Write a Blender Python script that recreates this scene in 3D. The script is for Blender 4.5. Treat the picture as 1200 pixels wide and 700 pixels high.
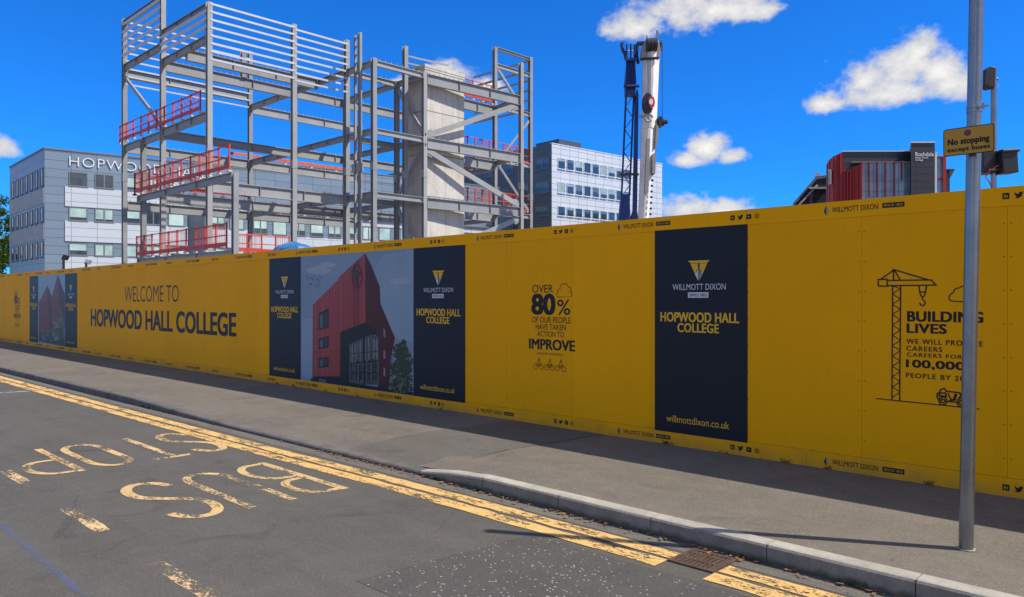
import bpy, math, random
from mathutils import Vector, Matrix
R = math.radians
random.seed(7)
for o in list(bpy.data.objects): bpy.data.objects.remove(o, do_unlink=True)
S = bpy.context.scene
COL = S.collection

# ------------------------------------------------------------------ camera
CZ = 1.68; FPX = 900.0; AZ = 134.3
cam = bpy.data.cameras.new('camera'); camo = bpy.data.objects.new('camera', cam); COL.objects.link(camo)
cam.sensor_width = 36; cam.lens = 27.0; cam.clip_start = 0.05; cam.clip_end = 6000
camo.location = (0, 0, CZ); camo.rotation_euler = (R(90), 0, R(AZ - 90))
S.camera = camo
# ------------------------------------------------------------------ view / exposure
S.render.engine = 'CYCLES'
S.view_settings.view_transform = 'Standard'; S.view_settings.look = 'None'
S.view_settings.exposure = 0.25; S.view_settings.gamma = 1.0; S.view_settings.use_curve_mapping = False
# ------------------------------------------------------------------ world: sky with clouds, sun
SUN_AZ, SUN_EL = 30.0, 50.0
W = bpy.data.worlds.new('World'); S.world = W; W.use_nodes = True
nt = W.node_tree; nt.nodes.clear()
def N(tree, typ, **kw):
    n = tree.nodes.new(typ)
    for k, v in kw.items(): setattr(n, k, v)
    return n
def mth(tree, op, a, b=None, c=None, clamp=False):
    n = tree.nodes.new('ShaderNodeMath'); n.operation = op; n.use_clamp = clamp
    for i, v in enumerate((a, b, c)):
        if v is None: continue
        if isinstance(v, (int, float)): n.inputs[i].default_value = v
        else: tree.links.new(v, n.inputs[i])
    return n.outputs[0]
def mixc(tree, fac, a, b, blend='MIX'):
    n = tree.nodes.new('ShaderNodeMix'); n.data_type = 'RGBA'; n.blend_type = blend
    for i, v in ((0, fac), (6, a), (7, b)):
        if isinstance(v, (int, float)): n.inputs[i].default_value = v
        elif isinstance(v, (tuple, list)): n.inputs[i].default_value = (*v[:3], 1)
        else: tree.links.new(v, n.inputs[i])
    return n.outputs[2]
SKY_TINT = (0.11, 0.79, 1.75)
sky = N(nt, 'ShaderNodeTexSky', sky_type='NISHITA'); sky.sun_disc = False
sky.sun_elevation = R(SUN_EL); sky.sun_rotation = R(90 - SUN_AZ)
sky.altitude = 200; sky.air_density = 1.0; sky.dust_density = 0.0; sky.ozone_density = 4.0
skyc = mixc(nt, 1.0, sky.outputs[0], SKY_TINT, 'MULTIPLY')
tc = N(nt, 'ShaderNodeTexCoord')
sp = N(nt, 'ShaderNodeSeparateXYZ'); nt.links.new(tc.outputs['Generated'], sp.inputs[0])
az = mth(nt, 'MULTIPLY', mth(nt, 'ARCTAN2', sp.outputs[1], sp.outputs[0]), 57.29578)
el = mth(nt, 'MULTIPLY', mth(nt, 'ARCSINE', sp.outputs[2]), 57.29578)
def noise(tree, vec, scale, detail=6, rough=0.55, dist=0.0):
    n = N(tree, 'ShaderNodeTexNoise'); n.inputs['Scale'].default_value = scale; n.inputs['Detail'].default_value = detail
    n.inputs['Roughness'].default_value = rough; n.inputs['Distortion'].default_value = dist
    if vec is not None: tree.links.new(vec, n.inputs['Vector'])
    return n
BLOBS = [  # azimuth, elevation, half widths: the cumulus clouds of the day
 (109.8, 14.4, 2.5, 2.1), (107.0, 15.2, 2.7, 2.5), (105.2, 14.4, 2.0, 1.9), (112.2, 13.3, 2.0, 1.1), (108.2, 13.4, 4.4, 1.3), (104.6, 13.5, 2.4, 1.4),
 (125.0, 19.2, 3.2, 1.6), (122.0, 20.2, 4.0, 2.6), (119.0, 20.0, 3.6, 2.0), (117.0, 19.6, 2.2, 1.2),
 (121.3, 9.9, 1.7, 0.8), (119.9, 10.5, 1.9, 1.6), (118.6, 10.0, 1.7, 0.9),
 (121.6, 6.5, 2.6, 1.5), (118.5, 6.2, 2.8, 1.3), (115.5, 5.6, 2.5, 0.9),
 (168.2, 9.2, 1.9, 1.2), (170.2, 9.5, 1.8, 1.5),
 (139.0, 16.0, 2.2, 1.2), (136.4, 15.4, 1.7, 0.8), (142.5, 15.4, 1.5, 0.6),
 (161.5, 21.2, 3.4, 1.3)]
acc = None
for a0, e0, ra, re in BLOBS:
    dx = mth(nt, 'DIVIDE', mth(nt, 'SUBTRACT', az, a0), ra)
    dy = mth(nt, 'DIVIDE', mth(nt, 'SUBTRACT', el, e0), re)
    dy = mth(nt, 'MAXIMUM', dy, mth(nt, 'MULTIPLY', dy, -1.45))
    d = mth(nt, 'SUBTRACT', 1.0, mth(nt, 'SQRT', mth(nt, 'ADD', mth(nt, 'MULTIPLY', dx, dx), mth(nt, 'MULTIPLY', dy, dy))))
    acc = d if acc is None else mth(nt, 'SMOOTH_MAX', acc, d, 0.25)
# broken cloud added out of view as neutral fill light: everywhere above 27 degrees and behind the street
nb = noise(nt, tc.outputs['Generated'], 3.2, 7, 0.55, 0.3).outputs[0]
wy = mth(nt, 'MULTIPLY', sp.outputs[1], -3.0); wz = mth(nt, 'MULTIPLY', mth(nt, 'SUBTRACT', sp.outputs[2], 0.50), 5.0); wx = mth(nt, 'MULTIPLY', mth(nt, 'SUBTRACT', sp.outputs[0], 0.35), 3.0)
away = mth(nt, 'MAXIMUM', mth(nt, 'MAXIMUM', wy, wz), wx)
broken = mth(nt, 'ADD', mth(nt, 'MULTIPLY', mth(nt, 'SUBTRACT', nb, 0.53), 4.0), mth(nt, 'MINIMUM', mth(nt, 'MULTIPLY', away, 1.6), 0.4))
broken = mth(nt, 'ADD', mth(nt, 'MINIMUM', broken, 0.9), mth(nt, 'MINIMUM', mth(nt, 'MULTIPLY', mth(nt, 'SUBTRACT', away, 0.25), 8.0), 0.0))
acc = mth(nt, 'MAXIMUM', acc, broken)
mp = N(nt, 'ShaderNodeMapping'); mp.inputs['Scale'].default_value = (1, 1, 1.35); nt.links.new(tc.outputs['Generated'], mp.inputs[0])
cn = noise(nt, mp.outputs[0], 17, 9, 0.60, 0.25).outputs[0]
cn2 = noise(nt, mp.outputs[0], 42, 8, 0.6).outputs[0]
dens = mth(nt, 'ADD', acc, mth(nt, 'MULTIPLY', mth(nt, 'SUBTRACT', cn, 0.51), 1.75))
dens = mth(nt, 'ADD', dens, mth(nt, 'MULTIPLY', mth(nt, 'SUBTRACT', cn2, 0.5), 1.15))
mr = N(nt, 'ShaderNodeMapRange', interpolation_type='SMOOTHSTEP'); mr.inputs[1].default_value = 0.0; mr.inputs[2].default_value = 0.62
nt.links.new(dens, mr.inputs[0])
mr2 = N(nt, 'ShaderNodeMapRange', interpolation_type='SMOOTHSTEP'); mr2.inputs[1].default_value = 0.35; mr2.inputs[2].default_value = 1.25
nt.links.new(dens, mr2.inputs[0])
shade = mth(nt, 'MULTIPLY', mth(nt, 'ADD', mr2.outputs[0], mth(nt, 'MULTIPLY', cn2, 0.35)), 0.85, clamp=True)
ccol = mixc(nt, shade, (5.4, 5.6, 6.2), (9.4, 9.1, 8.6))
final = mixc(nt, mth(nt, 'MULTIPLY', mr.outputs[0], 0.97), skyc, ccol)
bg = N(nt, 'ShaderNodeBackground'); bg.inputs[1].default_value = 0.089
nt.links.new(final, bg.inputs[0])
wo = N(nt, 'ShaderNodeOutputWorld'); nt.links.new(bg.outputs[0], wo.inputs[0])
W.cycles.sampling_method = 'MANUAL'; W.cycles.sample_map_resolution = 1024
sun = bpy.data.lights.new('sun', 'SUN'); suno = bpy.data.objects.new('sun', sun); COL.objects.link(suno)
sun.energy = 5.0; sun.angle = R(0.53); sun.color = (1.0, 0.91, 0.77)
sd = Vector((math.cos(R(SUN_EL)) * math.cos(R(SUN_AZ)), math.cos(R(SUN_EL)) * math.sin(R(SUN_AZ)), math.sin(R(SUN_EL))))
suno.location = sd * 50; suno.rotation_euler = sd.to_track_quat('Z', 'Y').to_euler()

# ------------------------------------------------------------------ measuring helpers (photo survey -> metres)
_A = R(AZ); VX, VY = math.cos(_A), math.sin(_A); RX, RY = VY, -VX
def ray(px):
    u = (px - 600) / FPX; return VX + u * RX, VY + u * RY
def onY(px, py, Y):
    dx, dy = ray(px); t = Y / dy; return t * dx, CZ - (py - 350) / FPX * t
def onX(px, py, X):
    dx, dy = ray(px); t = X / dx; return t * dy, CZ - (py - 350) / FPX * t
def onZ(px, py, z):
    t = FPX * (CZ - z) / (py - 350); dx, dy = ray(px); return t * dx, t * dy
def atT(px, py, t):
    dx, dy = ray(px); return Vector((t * dx, t * dy, CZ - (py - 350) / FPX * t))
HY = 7.05
def H(px, py): return onY(px, py, HY)

# ------------------------------------------------------------------ mesh helpers
class MB:
    def __init__(s): s.v = []; s.f = []; s.m = []
    def add(s, vs, fs, mi=0):
        b = len(s.v); s.v += [tuple(v) for v in vs]
        for f in fs: s.f.append([i + b for i in f]); s.m.append(mi)
    def box(s, x0, x1, y0, y1, z0, z1, mi=0, T=None):
        vs = [Vector((x, y, z)) for z in (z0, z1) for y in (y0, y1) for x in (x0, x1)]
        if T: vs = [T(v) for v in vs]
        s.add(vs, [(0, 2, 3, 1), (4, 5, 7, 6), (0, 1, 5, 4), (2, 6, 7, 3), (0, 4, 6, 2), (1, 3, 7, 5)], mi)
    def sweep(s, p0, p1, sec, up=(0, 0, 1), mi=0):
        p0, p1 = Vector(p0), Vector(p1); d = (p1 - p0).normalized(); up = Vector(up)
        if abs(d.dot(up)) > 0.99: up = Vector((0, 1, 0))
        r = d.cross(up).normalized(); u = r.cross(d).normalized(); n = len(sec)
        vs = [p + r * a + u * b for p in (p0, p1) for a, b in sec]
        fs = [(i, (i + 1) % n, n + (i + 1) % n, n + i) for i in range(n)] + [tuple(range(n))[::-1], tuple(range(n, 2 * n))]
        s.add(vs, fs, mi)
    def bar(s, p0, p1, w, h=None, up=(0, 0, 1), mi=0):
        h = h or w; s.sweep(p0, p1, [(-w/2, -h/2), (w/2, -h/2), (w/2, h/2), (-w/2, h/2)], up, mi)
    def ibeam(s, p0, p1, h, b, tf=0.025, tw=0.016, up=(0, 0, 1), mi=0):
        H_, B_ = h/2, b/2
        s.sweep(p0, p1, [(-B_, -H_), (B_, -H_), (B_, -H_+tf), (tw/2, -H_+tf), (tw/2, H_-tf), (B_, H_-tf), (B_, H_), (-B_, H_), (-B_, H_-tf), (-tw/2, H_-tf), (-tw/2, -H_+tf), (-B_, -H_+tf)], up, mi)
    def tube(s, pts, r, n=10, mi=0, r1=None):
        pts = [Vector(p) for p in pts]; rings = []
        for i, p in enumerate(pts):
            d = (pts[min(i+1, len(pts)-1)] - pts[max(i-1, 0)]).normalized()
            a = d.orthogonal().normalized() if abs(d.z) > 0.9 else d.cross(Vector((0, 0, 1))).normalized()
            if abs(d.z) > 0.9: a = (Vector((1, 0, 0)) - d * d.x).normalized()
            b = d.cross(a); rr = r if r1 is None else r + (r1 - r) * i / (len(pts) - 1)
            rings.append([p + a * rr * math.cos(2*math.pi*k/n) + b * rr * math.sin(2*math.pi*k/n) for k in range(n)])
        vs = [v for g in rings for v in g]
        fs = [(i*n+k, i*n+(k+1) % n, (i+1)*n+(k+1) % n, (i+1)*n+k) for i in range(len(pts)-1) for k in range(n)]
        fs += [tuple(range(n))[::-1], tuple(range((len(pts)-1)*n, len(pts)*n))]
        s.add(vs, fs, mi)
    def prism(s, poly, d, mi=0):            # 3D polygon extruded along vector d
        poly = [Vector(p) for p in poly]; d = Vector(d); n = len(poly)
        s.add(poly + [p + d for p in poly], [tuple(range(n))[::-1], tuple(range(n, 2*n))] + [(i, (i+1) % n, n+(i+1) % n, n+i) for i in range(n)], mi)
    def build(s, name, mats, parent=None, smooth=False, bevel=0):
        me = bpy.data.meshes.new(name)
        off = Vector((0, 0, 0)) if parent is None else Vector(ORG.get(parent.name, (0, 0, 0)))
        me.from_pydata([tuple(Vector(v) - off) for v in s.v], [], s.f)
        if not isinstance(mats, (list, tuple)): mats = [mats]
        for m in mats: me.materials.append(m)
        if len(mats) > 1: me.polygons.foreach_set('material_index', s.m)
        if smooth:
            me.polygons.foreach_set('use_smooth', [True] * len(me.polygons))
        me.validate(); me.update()
        o = bpy.data.objects.new(name, me); COL.objects.link(o)
        if parent is not None:
            o.parent = parent; ORG[o.name] = tuple(off)
        else: ORG[o.name] = (0, 0, 0)
        if smooth:
            md = o.modifiers.new('wn', 'EDGE_SPLIT'); md.split_angle = R(40)
        if bevel:
            b = o.modifiers.new('bevel', 'BEVEL'); b.width = bevel; b.segments = 2; b.limit_method = 'ANGLE'
        return o
ORG = {}
def tag(o, label=None, cat=None, group=None, kind=None):
    if label: o['label'] = label
    if cat: o['category'] = cat
    if group: o['group'] = group
    if kind: o['kind'] = kind
    return o
def thing(name, label, cat, loc=(0, 0, 0), rz=0.0, group=None, local=False):
    o = bpy.data.objects.new(name, None); COL.objects.link(o); o.location = loc; o.rotation_euler = (0, 0, rz)
    o.empty_display_size = 0.3
    ORG[o.name] = (0, 0, 0) if local else tuple(loc)
    return tag(o, label, cat, group)

# ------------------------------------------------------------------ text
_tc = {}
def text2d(body, bold=0.0, track=1.0):
    k = (body, bold, track)
    if k not in _tc:
        cu = bpy.data.curves.new('lettering', 'FONT'); cu.body = body; cu.offset = bold; cu.space_character = track; cu.resolution_u = 4
        ob = bpy.data.objects.new('lettering', cu); COL.objects.link(ob)
        dg = bpy.context.evaluated_depsgraph_get(); dg.update()
        me = ob.evaluated_get(dg).to_mesh()
        vs = [(v.co.x, v.co.y) for v in me.vertices]; fs = [tuple(p.vertices) for p in me.polygons]
        ob.evaluated_get(dg).to_mesh_clear(); bpy.data.objects.remove(ob); bpy.data.curves.remove(cu)
        xs = [v[0] for v in vs]; ys = [v[1] for v in vs]
        x0, x1, y0, y1 = min(xs), max(xs), min(ys), max(ys)
        _tc[k] = ([((x-x0)/(x1-x0), (y-y0)/(y1-y0)) for x, y in vs], fs)
    return _tc[k]
def put_text(mb, body, box, P, bold=0.0, track=1.0, mi=0):
    sh = 0.0
    if bold > 0.004: sh = bold * 1.6
    bold = min(bold, 0.0)
    vs, fs = text2d(body, bold, track); a0, a1, b0, b1 = box
    if sh:
        d = sh * (b1-b0) * 1.1; dz = d * .45; n = 3
        for k in range(n):
            for j in range(2):
                mb.add([P(a0 + (a1-a0-d)*u + d*k/(n-1), b0 + (b1-b0-dz)*v + dz*j, (k*2+j)*.00012) for u, v in vs], fs, mi)
        return
    mb.add([P(a0 + (a1-a0)*u, b0 + (b1-b0)*v) for u, v in vs], fs, mi)
_layer = [0]
def ribbon(mb, pts, w, P, closed=False, mi=0):        # mitred flat stroke; P(a,b,extra) maps to 3D
    pts = [Vector(p) for p in pts]; n = len(pts); L = []; Rr = []
    _layer[0] = (_layer[0] + 1) % 12; e = _layer[0] * 0.00025
    for i in range(n):
        a = pts[i-1] if (i > 0 or closed) else None; c = pts[(i+1) % n] if (i < n-1 or closed) else None
        d1 = (pts[i]-a).normalized() if a is not None and (pts[i]-a).length > 1e-9 else None
        d2 = (c-pts[i]).normalized() if c is not None and (c-pts[i]).length > 1e-9 else None
        d1 = d1 or d2; d2 = d2 or d1
        n1 = Vector((-d1.y, d1.x)); n2 = Vector((-d2.y, d2.x)); m = (n1+n2)
        if m.length < 1e-3: m = n1
        m.normalize(); k = w/2 / max(0.45, m.dot(n1))
        L.append(pts[i]+m*k); Rr.append(pts[i]-m*k)
    vs = [P(p.x, p.y, e) for p in L] + [P(p.x, p.y, e) for p in Rr]
    fs = [(i, (i+1) % n, n+(i+1) % n, n+i) for i in range(n if closed else n-1)]
    mb.add(vs, fs, mi)
def arc(cx, cy, rx, ry, a0, a1, n=14):
    return [(cx + rx*math.cos(R(a0+(a1-a0)*i/n)), cy + ry*math.sin(R(a0+(a1-a0)*i/n))) for i in range(n+1)]

# ------------------------------------------------------------------ materials
def newmat(name):
    m = bpy.data.materials.new(name); m.use_nodes = True; t = m.node_tree
    b = t.nodes['Principled BSDF']; return m, t, b
def ramp(t, fac, stops):
    n = N(t, 'ShaderNodeValToRGB'); e = n.color_ramp.elements
    e[0].position, e[0].color = stops[0][0], (*stops[0][1], 1); e[1].position, e[1].color = stops[-1][0], (*stops[-1][1], 1)
    for p, c in stops[1:-1]:
        x = e.new(p); x.color = (*c, 1)
    t.links.new(fac, n.inputs[0]); return n.outputs[0]
def pos(t): return N(t, 'ShaderNodeNewGeometry').outputs['Position']
def objco(t): return N(t, 'ShaderNodeTexCoord').outputs['Object']
def simple(name, col, rough=0.6, metal=0.0, var=0.12, scale=3.0, bump=0.0, bscale=60, streak=0.0, spec=0.5, co=pos):
    m, t, b = newmat(name); p = co(t)
    n = noise(t, p, scale, 6, 0.6).outputs[0]
    n2 = noise(t, p, scale * 11, 4, 0.6).outputs[0]
    f = mth(t, 'ADD', mth(t, 'MULTIPLY', n, 0.7), mth(t, 'MULTIPLY', n2, 0.3))
    lo = tuple(max(0, c * (1 - var * 1.6)) for c in col); hi = tuple(min(1, c * (1 + var * 1.6)) for c in col)
    c = ramp(t, f, [(0.25, lo), (0.75, hi)])
    if streak:
        mpn = N(t, 'ShaderNodeMapping'); mpn.inputs['Scale'].default_value = (9, 9, 0.5); t.links.new(p, mpn.inputs[0])
        sn = noise(t, mpn.outputs[0], 1.0, 5, 0.65).outputs[0]
        c = mixc(t, mth(t, 'MULTIPLY', ramp(t, sn, [(0.5, (0, 0, 0)), (0.75, (1, 1, 1))]), streak), c, tuple(x * 0.55 for x in col))
    t.links.new(c, b.inputs['Base Color']); b.inputs['Metallic'].default_value = metal
    b.inputs['Specular IOR Level'].default_value = spec
    t.links.new(mth(t, 'ADD', rough - 0.08, mth(t, 'MULTIPLY', n2, 0.16)), b.inputs['Roughness'])
    if bump:
        bn = N(t, 'ShaderNodeBump'); bn.inputs['Strength'].default_value = bump; bn.inputs['Distance'].default_value = 0.01
        t.links.new(noise(t, p, bscale, 5, 0.6).outputs[0], bn.inputs['Height']); t.links.new(bn.outputs[0], b.inputs['Normal'])
    return m
def asphalt(name, lo, hi, big=0.25, chips=0.0, chipcol=(0.5, 0.48, 0.45), grit=260, tint=(1.0, 0.93, 0.85)):
    m, t, b = newmat(name); p = pos(t)
    g1 = noise(t, p, grit, 3, 0.7).outputs[0]; g2 = noise(t, p, 60, 5, 0.7).outputs[0]
    lg = noise(t, p, 0.9, 7, 0.62).outputs[0]; md = noise(t, p, 5, 6, 0.65).outputs[0]
    f = mth(t, 'ADD', mth(t, 'MULTIPLY', g1, 0.75), mth(t, 'MULTIPLY', g2, 0.25))
    c = ramp(t, f, [(0.3, lo), (0.5, tuple((a+b_)/2 for a, b_ in zip(lo, hi))), (0.72, hi)])
    c = mixc(t, mth(t, 'MULTIPLY', ramp(t, lg, [(0.35, (0, 0, 0)), (0.7, (1, 1, 1))]), big), c, tuple(x*0.55 for x in lo))
    c = mixc(t, mth(t, 'MULTIPLY', ramp(t, md, [(0.45, (0, 0, 0)), (0.75, (1, 1, 1))]), big * 0.8), c, tuple(x*tt*1.12 for x, tt in zip(hi, tint)))
    sp_ = noise(t, p, 1.7, 3, 0.5, 1.2).outputs[0]
    c = mixc(t, mth(t, 'MULTIPLY', ramp(t, sp_, [(0.60, (0, 0, 0)), (0.72, (1, 1, 1))]), 0.33), c, tuple(x*0.5 for x in lo))
    mps = N(t, 'ShaderNodeMapping'); mps.inputs['Scale'].default_value = (0.16, 2.6, 1); t.links.new(p, mps.inputs[0])
    tr_ = noise(t, mps.outputs[0], 1.0, 5, 0.6).outputs[0]
    c = mixc(t, mth(t, 'MULTIPLY', ramp(t, tr_, [(0.45, (0, 0, 0)), (0.7, (1, 1, 1))]), 0.25), c, tuple(x*0.95 for x in hi))
    wv = N(t, 'ShaderNodeMix'); wv.data_type = 'VECTOR'; wv.inputs[0].default_value = 0.12; t.links.new(p, wv.inputs[4]); t.links.new(noise(t, p, 2.5, 5, .6).outputs[1], wv.inputs[5])
    vc = N(t, 'ShaderNodeTexVoronoi'); vc.feature = 'DISTANCE_TO_EDGE'; vc.inputs['Scale'].default_value = 0.62; t.links.new(wv.outputs[1], vc.inputs['Vector'])
    ck = mth(t, 'MULTIPLY', mth(t, 'LESS_THAN', vc.outputs['Distance'], 0.003), ramp(t, lg, [(0.47, (0, 0, 0)), (0.55, (1, 1, 1))]))
    c = mixc(t, mth(t, 'MULTIPLY', ck, 0.28), c, tuple(x*0.35 for x in lo))
    v = N(t, 'ShaderNodeTexVoronoi'); v.inputs['Scale'].default_value = 150; t.links.new(p, v.inputs['Vector'])
    sc = N(t, 'ShaderNodeSeparateColor'); t.links.new(v.outputs['Color'], sc.inputs[0])
    st = mth(t, 'GREATER_THAN', sc.outputs[0], 0.90)
    c = mixc(t, mth(t, 'MULTIPLY', st, 0.22), c, tuple(min(1, x*2.2) for x in hi))
    if chips:
        mpn = N(t, 'ShaderNodeMapping'); mpn.inputs['Rotation'].default_value = (0, 0, 0.6); mpn.inputs['Scale'].default_value = (1, 1.6, 1); t.links.new(p, mpn.inputs[0])
        v2 = N(t, 'ShaderNodeTexVoronoi'); v2.inputs['Scale'].default_value = 34; t.links.new(mpn.outputs[0], v2.inputs['Vector'])
        s2 = N(t, 'ShaderNodeSeparateColor'); t.links.new(v2.outputs['Color'], s2.inputs[0])
        clus = noise(t, p, 2.2, 4, 0.6).outputs[0]
        thr = mth(t, 'SUBTRACT', 1.28, mth(t, 'MULTIPLY', clus, 1.0))
        k = mth(t, 'MULTIPLY', mth(t, 'GREATER_THAN', s2.outputs[0], thr), mth(t, 'LESS_THAN', v2.outputs['Distance'], 0.24))
        c = mixc(t, mth(t, 'MULTIPLY', k, chips), c, chipcol)
    t.links.new(c, b.inputs['Base Color']); b.inputs['Roughness'].default_value = 0.88; b.inputs['Specular IOR Level'].default_value = 0.25
    bn = N(t, 'ShaderNodeBump'); bn.inputs['Strength'].default_value = 0.5; bn.inputs['Distance'].default_value = 0.004
    t.links.new(f, bn.inputs['Height']); t.links.new(bn.outputs[0], b.inputs['Normal'])
    return m
def paint(name, col, wear=0.3, dirt=0.35, scale=7, alpha=1.0):
    m, t, b = newmat(name); p = pos(t)
    mpn = N(t, 'ShaderNodeMapping'); mpn.inputs['Scale'].default_value = (0.6, 1.3, 1); t.links.new(p, mpn.inputs[0])
    n = noise(t, mpn.outputs[0], scale*.55, 6, 0.6).outputs[0]; n2 = noise(t, p, 55, 6, 0.8).outputs[0]; n3 = noise(t, mpn.outputs[0], scale*3.5, 8, 0.78).outputs[0]
    f = mth(t, 'ADD', mth(t, 'MULTIPLY', n, 0.34), mth(t, 'ADD', mth(t, 'MULTIPLY', n3, 0.36), mth(t, 'MULTIPLY', n2, 0.30)))
    keep = N(t, 'ShaderNodeMapRange', interpolation_type='SMOOTHSTEP'); q = 0.34 + wear * 0.29
    keep.inputs[1].default_value = q - 0.012; keep.inputs[2].default_value = q + 0.022; t.links.new(f, keep.inputs[0])
    k = keep.outputs[0]
    k = mth(t, 'MULTIPLY', k, alpha)
    dn = noise(t, p, 14, 7, 0.7).outputs[0]
    c = mixc(t, mth(t, 'MULTIPLY', ramp(t, dn, [(0.4, (0, 0, 0)), (0.75, (1, 1, 1))]), dirt), col, tuple(x*0.45 + 0.03 for x in col))
    t.links.new(c, b.inputs['Base Color']); b.inputs['Roughness'].default_value = 0.75; b.inputs['Specular IOR Level'].default_value = 0.3
    tr = N(t, 'ShaderNodeBsdfTransparent'); mx = N(t, 'ShaderNodeMixShader')
    t.links.new(k, mx.inputs[0]); t.links.new(tr.outputs[0], mx.inputs[1]); t.links.new(b.outputs[0], mx.inputs[2])
    t.links.new(mx.outputs[0], t.nodes['Material Output'].inputs[0])
    return m
def cladding(name, col, pw, ph, joint=(0.03, 0.03, 0.035), jw=0.03, var=0.06, rough=0.4, metal=0.2, offset=0.0, swap=False):
    m, t, b = newmat(name); p = objco(t)
    s_ = N(t, 'ShaderNodeSeparateXYZ'); t.links.new(p, s_.inputs[0]); cb = N(t, 'ShaderNodeCombineXYZ')
    t.links.new(s_.outputs[1 if swap else 0], cb.inputs[0]); t.links.new(s_.outputs[2], cb.inputs[1])
    br = N(t, 'ShaderNodeTexBrick'); br.offset = offset; br.squash = 1.0; br.inputs['Scale'].default_value = 1
    br.inputs['Brick Width'].default_value = pw; br.inputs['Row Height'].default_value = ph; br.inputs['Mortar Size'].default_value = jw
    br.inputs['Color1'].default_value = (*[c*(1-var) for c in col], 1); br.inputs['Color2'].default_value = (*[c*(1+var) for c in col], 1); br.inputs['Mortar'].default_value = (*joint, 1)
    br.inputs['Mortar Smooth'].default_value = 0.0
    t.links.new(cb.outputs[0], br.inputs['Vector'])
    n = noise(t, p, 0.7, 6, 0.6).outputs[0]
    c = mixc(t, mth(t, 'MULTIPLY', n, 0.3), br.outputs[0], tuple(x*0.7 for x in col))
    t.links.new(c, b.inputs['Base Color']); b.inputs['Roughness'].default_value = rough; b.inputs['Metallic'].default_value = metal
    return m
def glassy(name, col, rough=0.06, spec=0.8):
    m, t, b = newmat(name); p = pos(t)
    n = noise(t, p, 0.6, 3, 0.5).outputs[0]
    t.links.new(ramp(t, n, [(0.3, tuple(c*0.7 for c in col)), (0.7, tuple(c*1.25 for c in col))]), b.inputs['Base Color'])
    b.inputs['Roughness'].default_value = rough; b.inputs['Specular IOR Level'].default_value = spec
    bn = N(t, 'ShaderNodeBump'); bn.inputs['Strength'].default_value = 0.03; t.links.new(noise(t, p, 0.8, 2).outputs[0], bn.inputs['Height']); t.links.new(bn.outputs[0], b.inputs['Normal'])
    return m
def board_mat(name, col, rough=0.55):
    m, t, b = newmat(name); p = pos(t)
    oi = N(t, 'ShaderNodeObjectInfo').outputs['Random']
    n = noise(t, p, 0.8, 6, 0.6).outputs[0]; n2 = noise(t, p, 30, 6, 0.7).outputs[0]
    mpn = N(t, 'ShaderNodeMapping'); mpn.inputs['Scale'].default_value = (14, 14, 0.6); t.links.new(p, mpn.inputs[0])
    sn = noise(t, mpn.outputs[0], 1.0, 6, 0.65).outputs[0]
    v = mth(t, 'ADD', 0.84, mth(t, 'ADD', mth(t, 'MULTIPLY', n, 0.16), mth(t, 'ADD', mth(t, 'MULTIPLY', oi, 0.05), mth(t, 'MULTIPLY', n2, 0.08))))
    hsn = N(t, 'ShaderNodeHueSaturation'); hsn.inputs['Color'].default_value = (*col, 1); t.links.new(v, hsn.inputs['Value'])
    c = mixc(t, mth(t, 'MULTIPLY', ramp(t, sn, [(0.52, (0, 0, 0)), (0.8, (1, 1, 1))]), 0.10), hsn.outputs[0], tuple(x*0.6 for x in col))
    # splash dirt near the pavement (a real stain band with a ragged top edge)
    sz = N(t, 'ShaderNodeSeparateXYZ'); t.links.new(p, sz.inputs[0])
    dn = noise(t, p, 3.5, 7, 0.7).outputs[0]
    dz = mth(t, 'SUBTRACT', mth(t, 'ADD', 0.08, mth(t, 'MULTIPLY', dn, 0.42)), sz.outputs[2], clamp=True)
    c = mixc(t, mth(t, 'MULTIPLY', dz, 2.2, clamp=True), c, (0.17, 0.13, 0.07))
    t.links.new(c, b.inputs['Base Color'])
    t.links.new(mth(t, 'ADD', rough, mth(t, 'MULTIPLY', n2, 0.15)), b.inputs['Roughness']); b.inputs['Specular IOR Level'].default_value = 0.12
    bn = N(t, 'ShaderNodeBump'); bn.inputs['Strength'].default_value = 0.12; bn.inputs['Distance'].default_value = 0.02
    t.links.new(noise(t, p, 1.1, 3, 0.5).outputs[0], bn.inputs['Height']); t.links.new(bn.outputs[0], b.inputs['Normal'])
    return m
M = {}
M['road'] = asphalt('road asphalt', (0.0528, 0.0509, 0.0452), (0.1329, 0.1267, 0.1122), 0.3)
M['gutter'] = asphalt('gutter asphalt', (0.0774, 0.0722, 0.0609), (0.1911, 0.1758, 0.1479), 0.4)
M['patch'] = asphalt('road patch asphalt', (0.0455, 0.0444, 0.0418), (0.1074, 0.1045, 0.0957), 0.25, 0.8)
M['pave'] = asphalt('pavement asphalt', (0.0864, 0.0786, 0.0653), (0.2048, 0.1850, 0.1514), 0.35, grit=220)
M['pave2'] = asphalt('newer pavement asphalt', (0.0710, 0.0675, 0.0592), (0.1547, 0.1462, 0.1270), 0.35, grit=240)
M['ground'] = simple('site ground', (0.2, 0.17, 0.13), 0.95, var=0.25, scale=0.6, bump=0.4, bscale=8)
M['kerb'] = simple('kerb concrete', (0.37, 0.345, 0.295), 0.85, var=0.22, scale=4, bump=0.4, bscale=130, streak=0.3)
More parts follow.
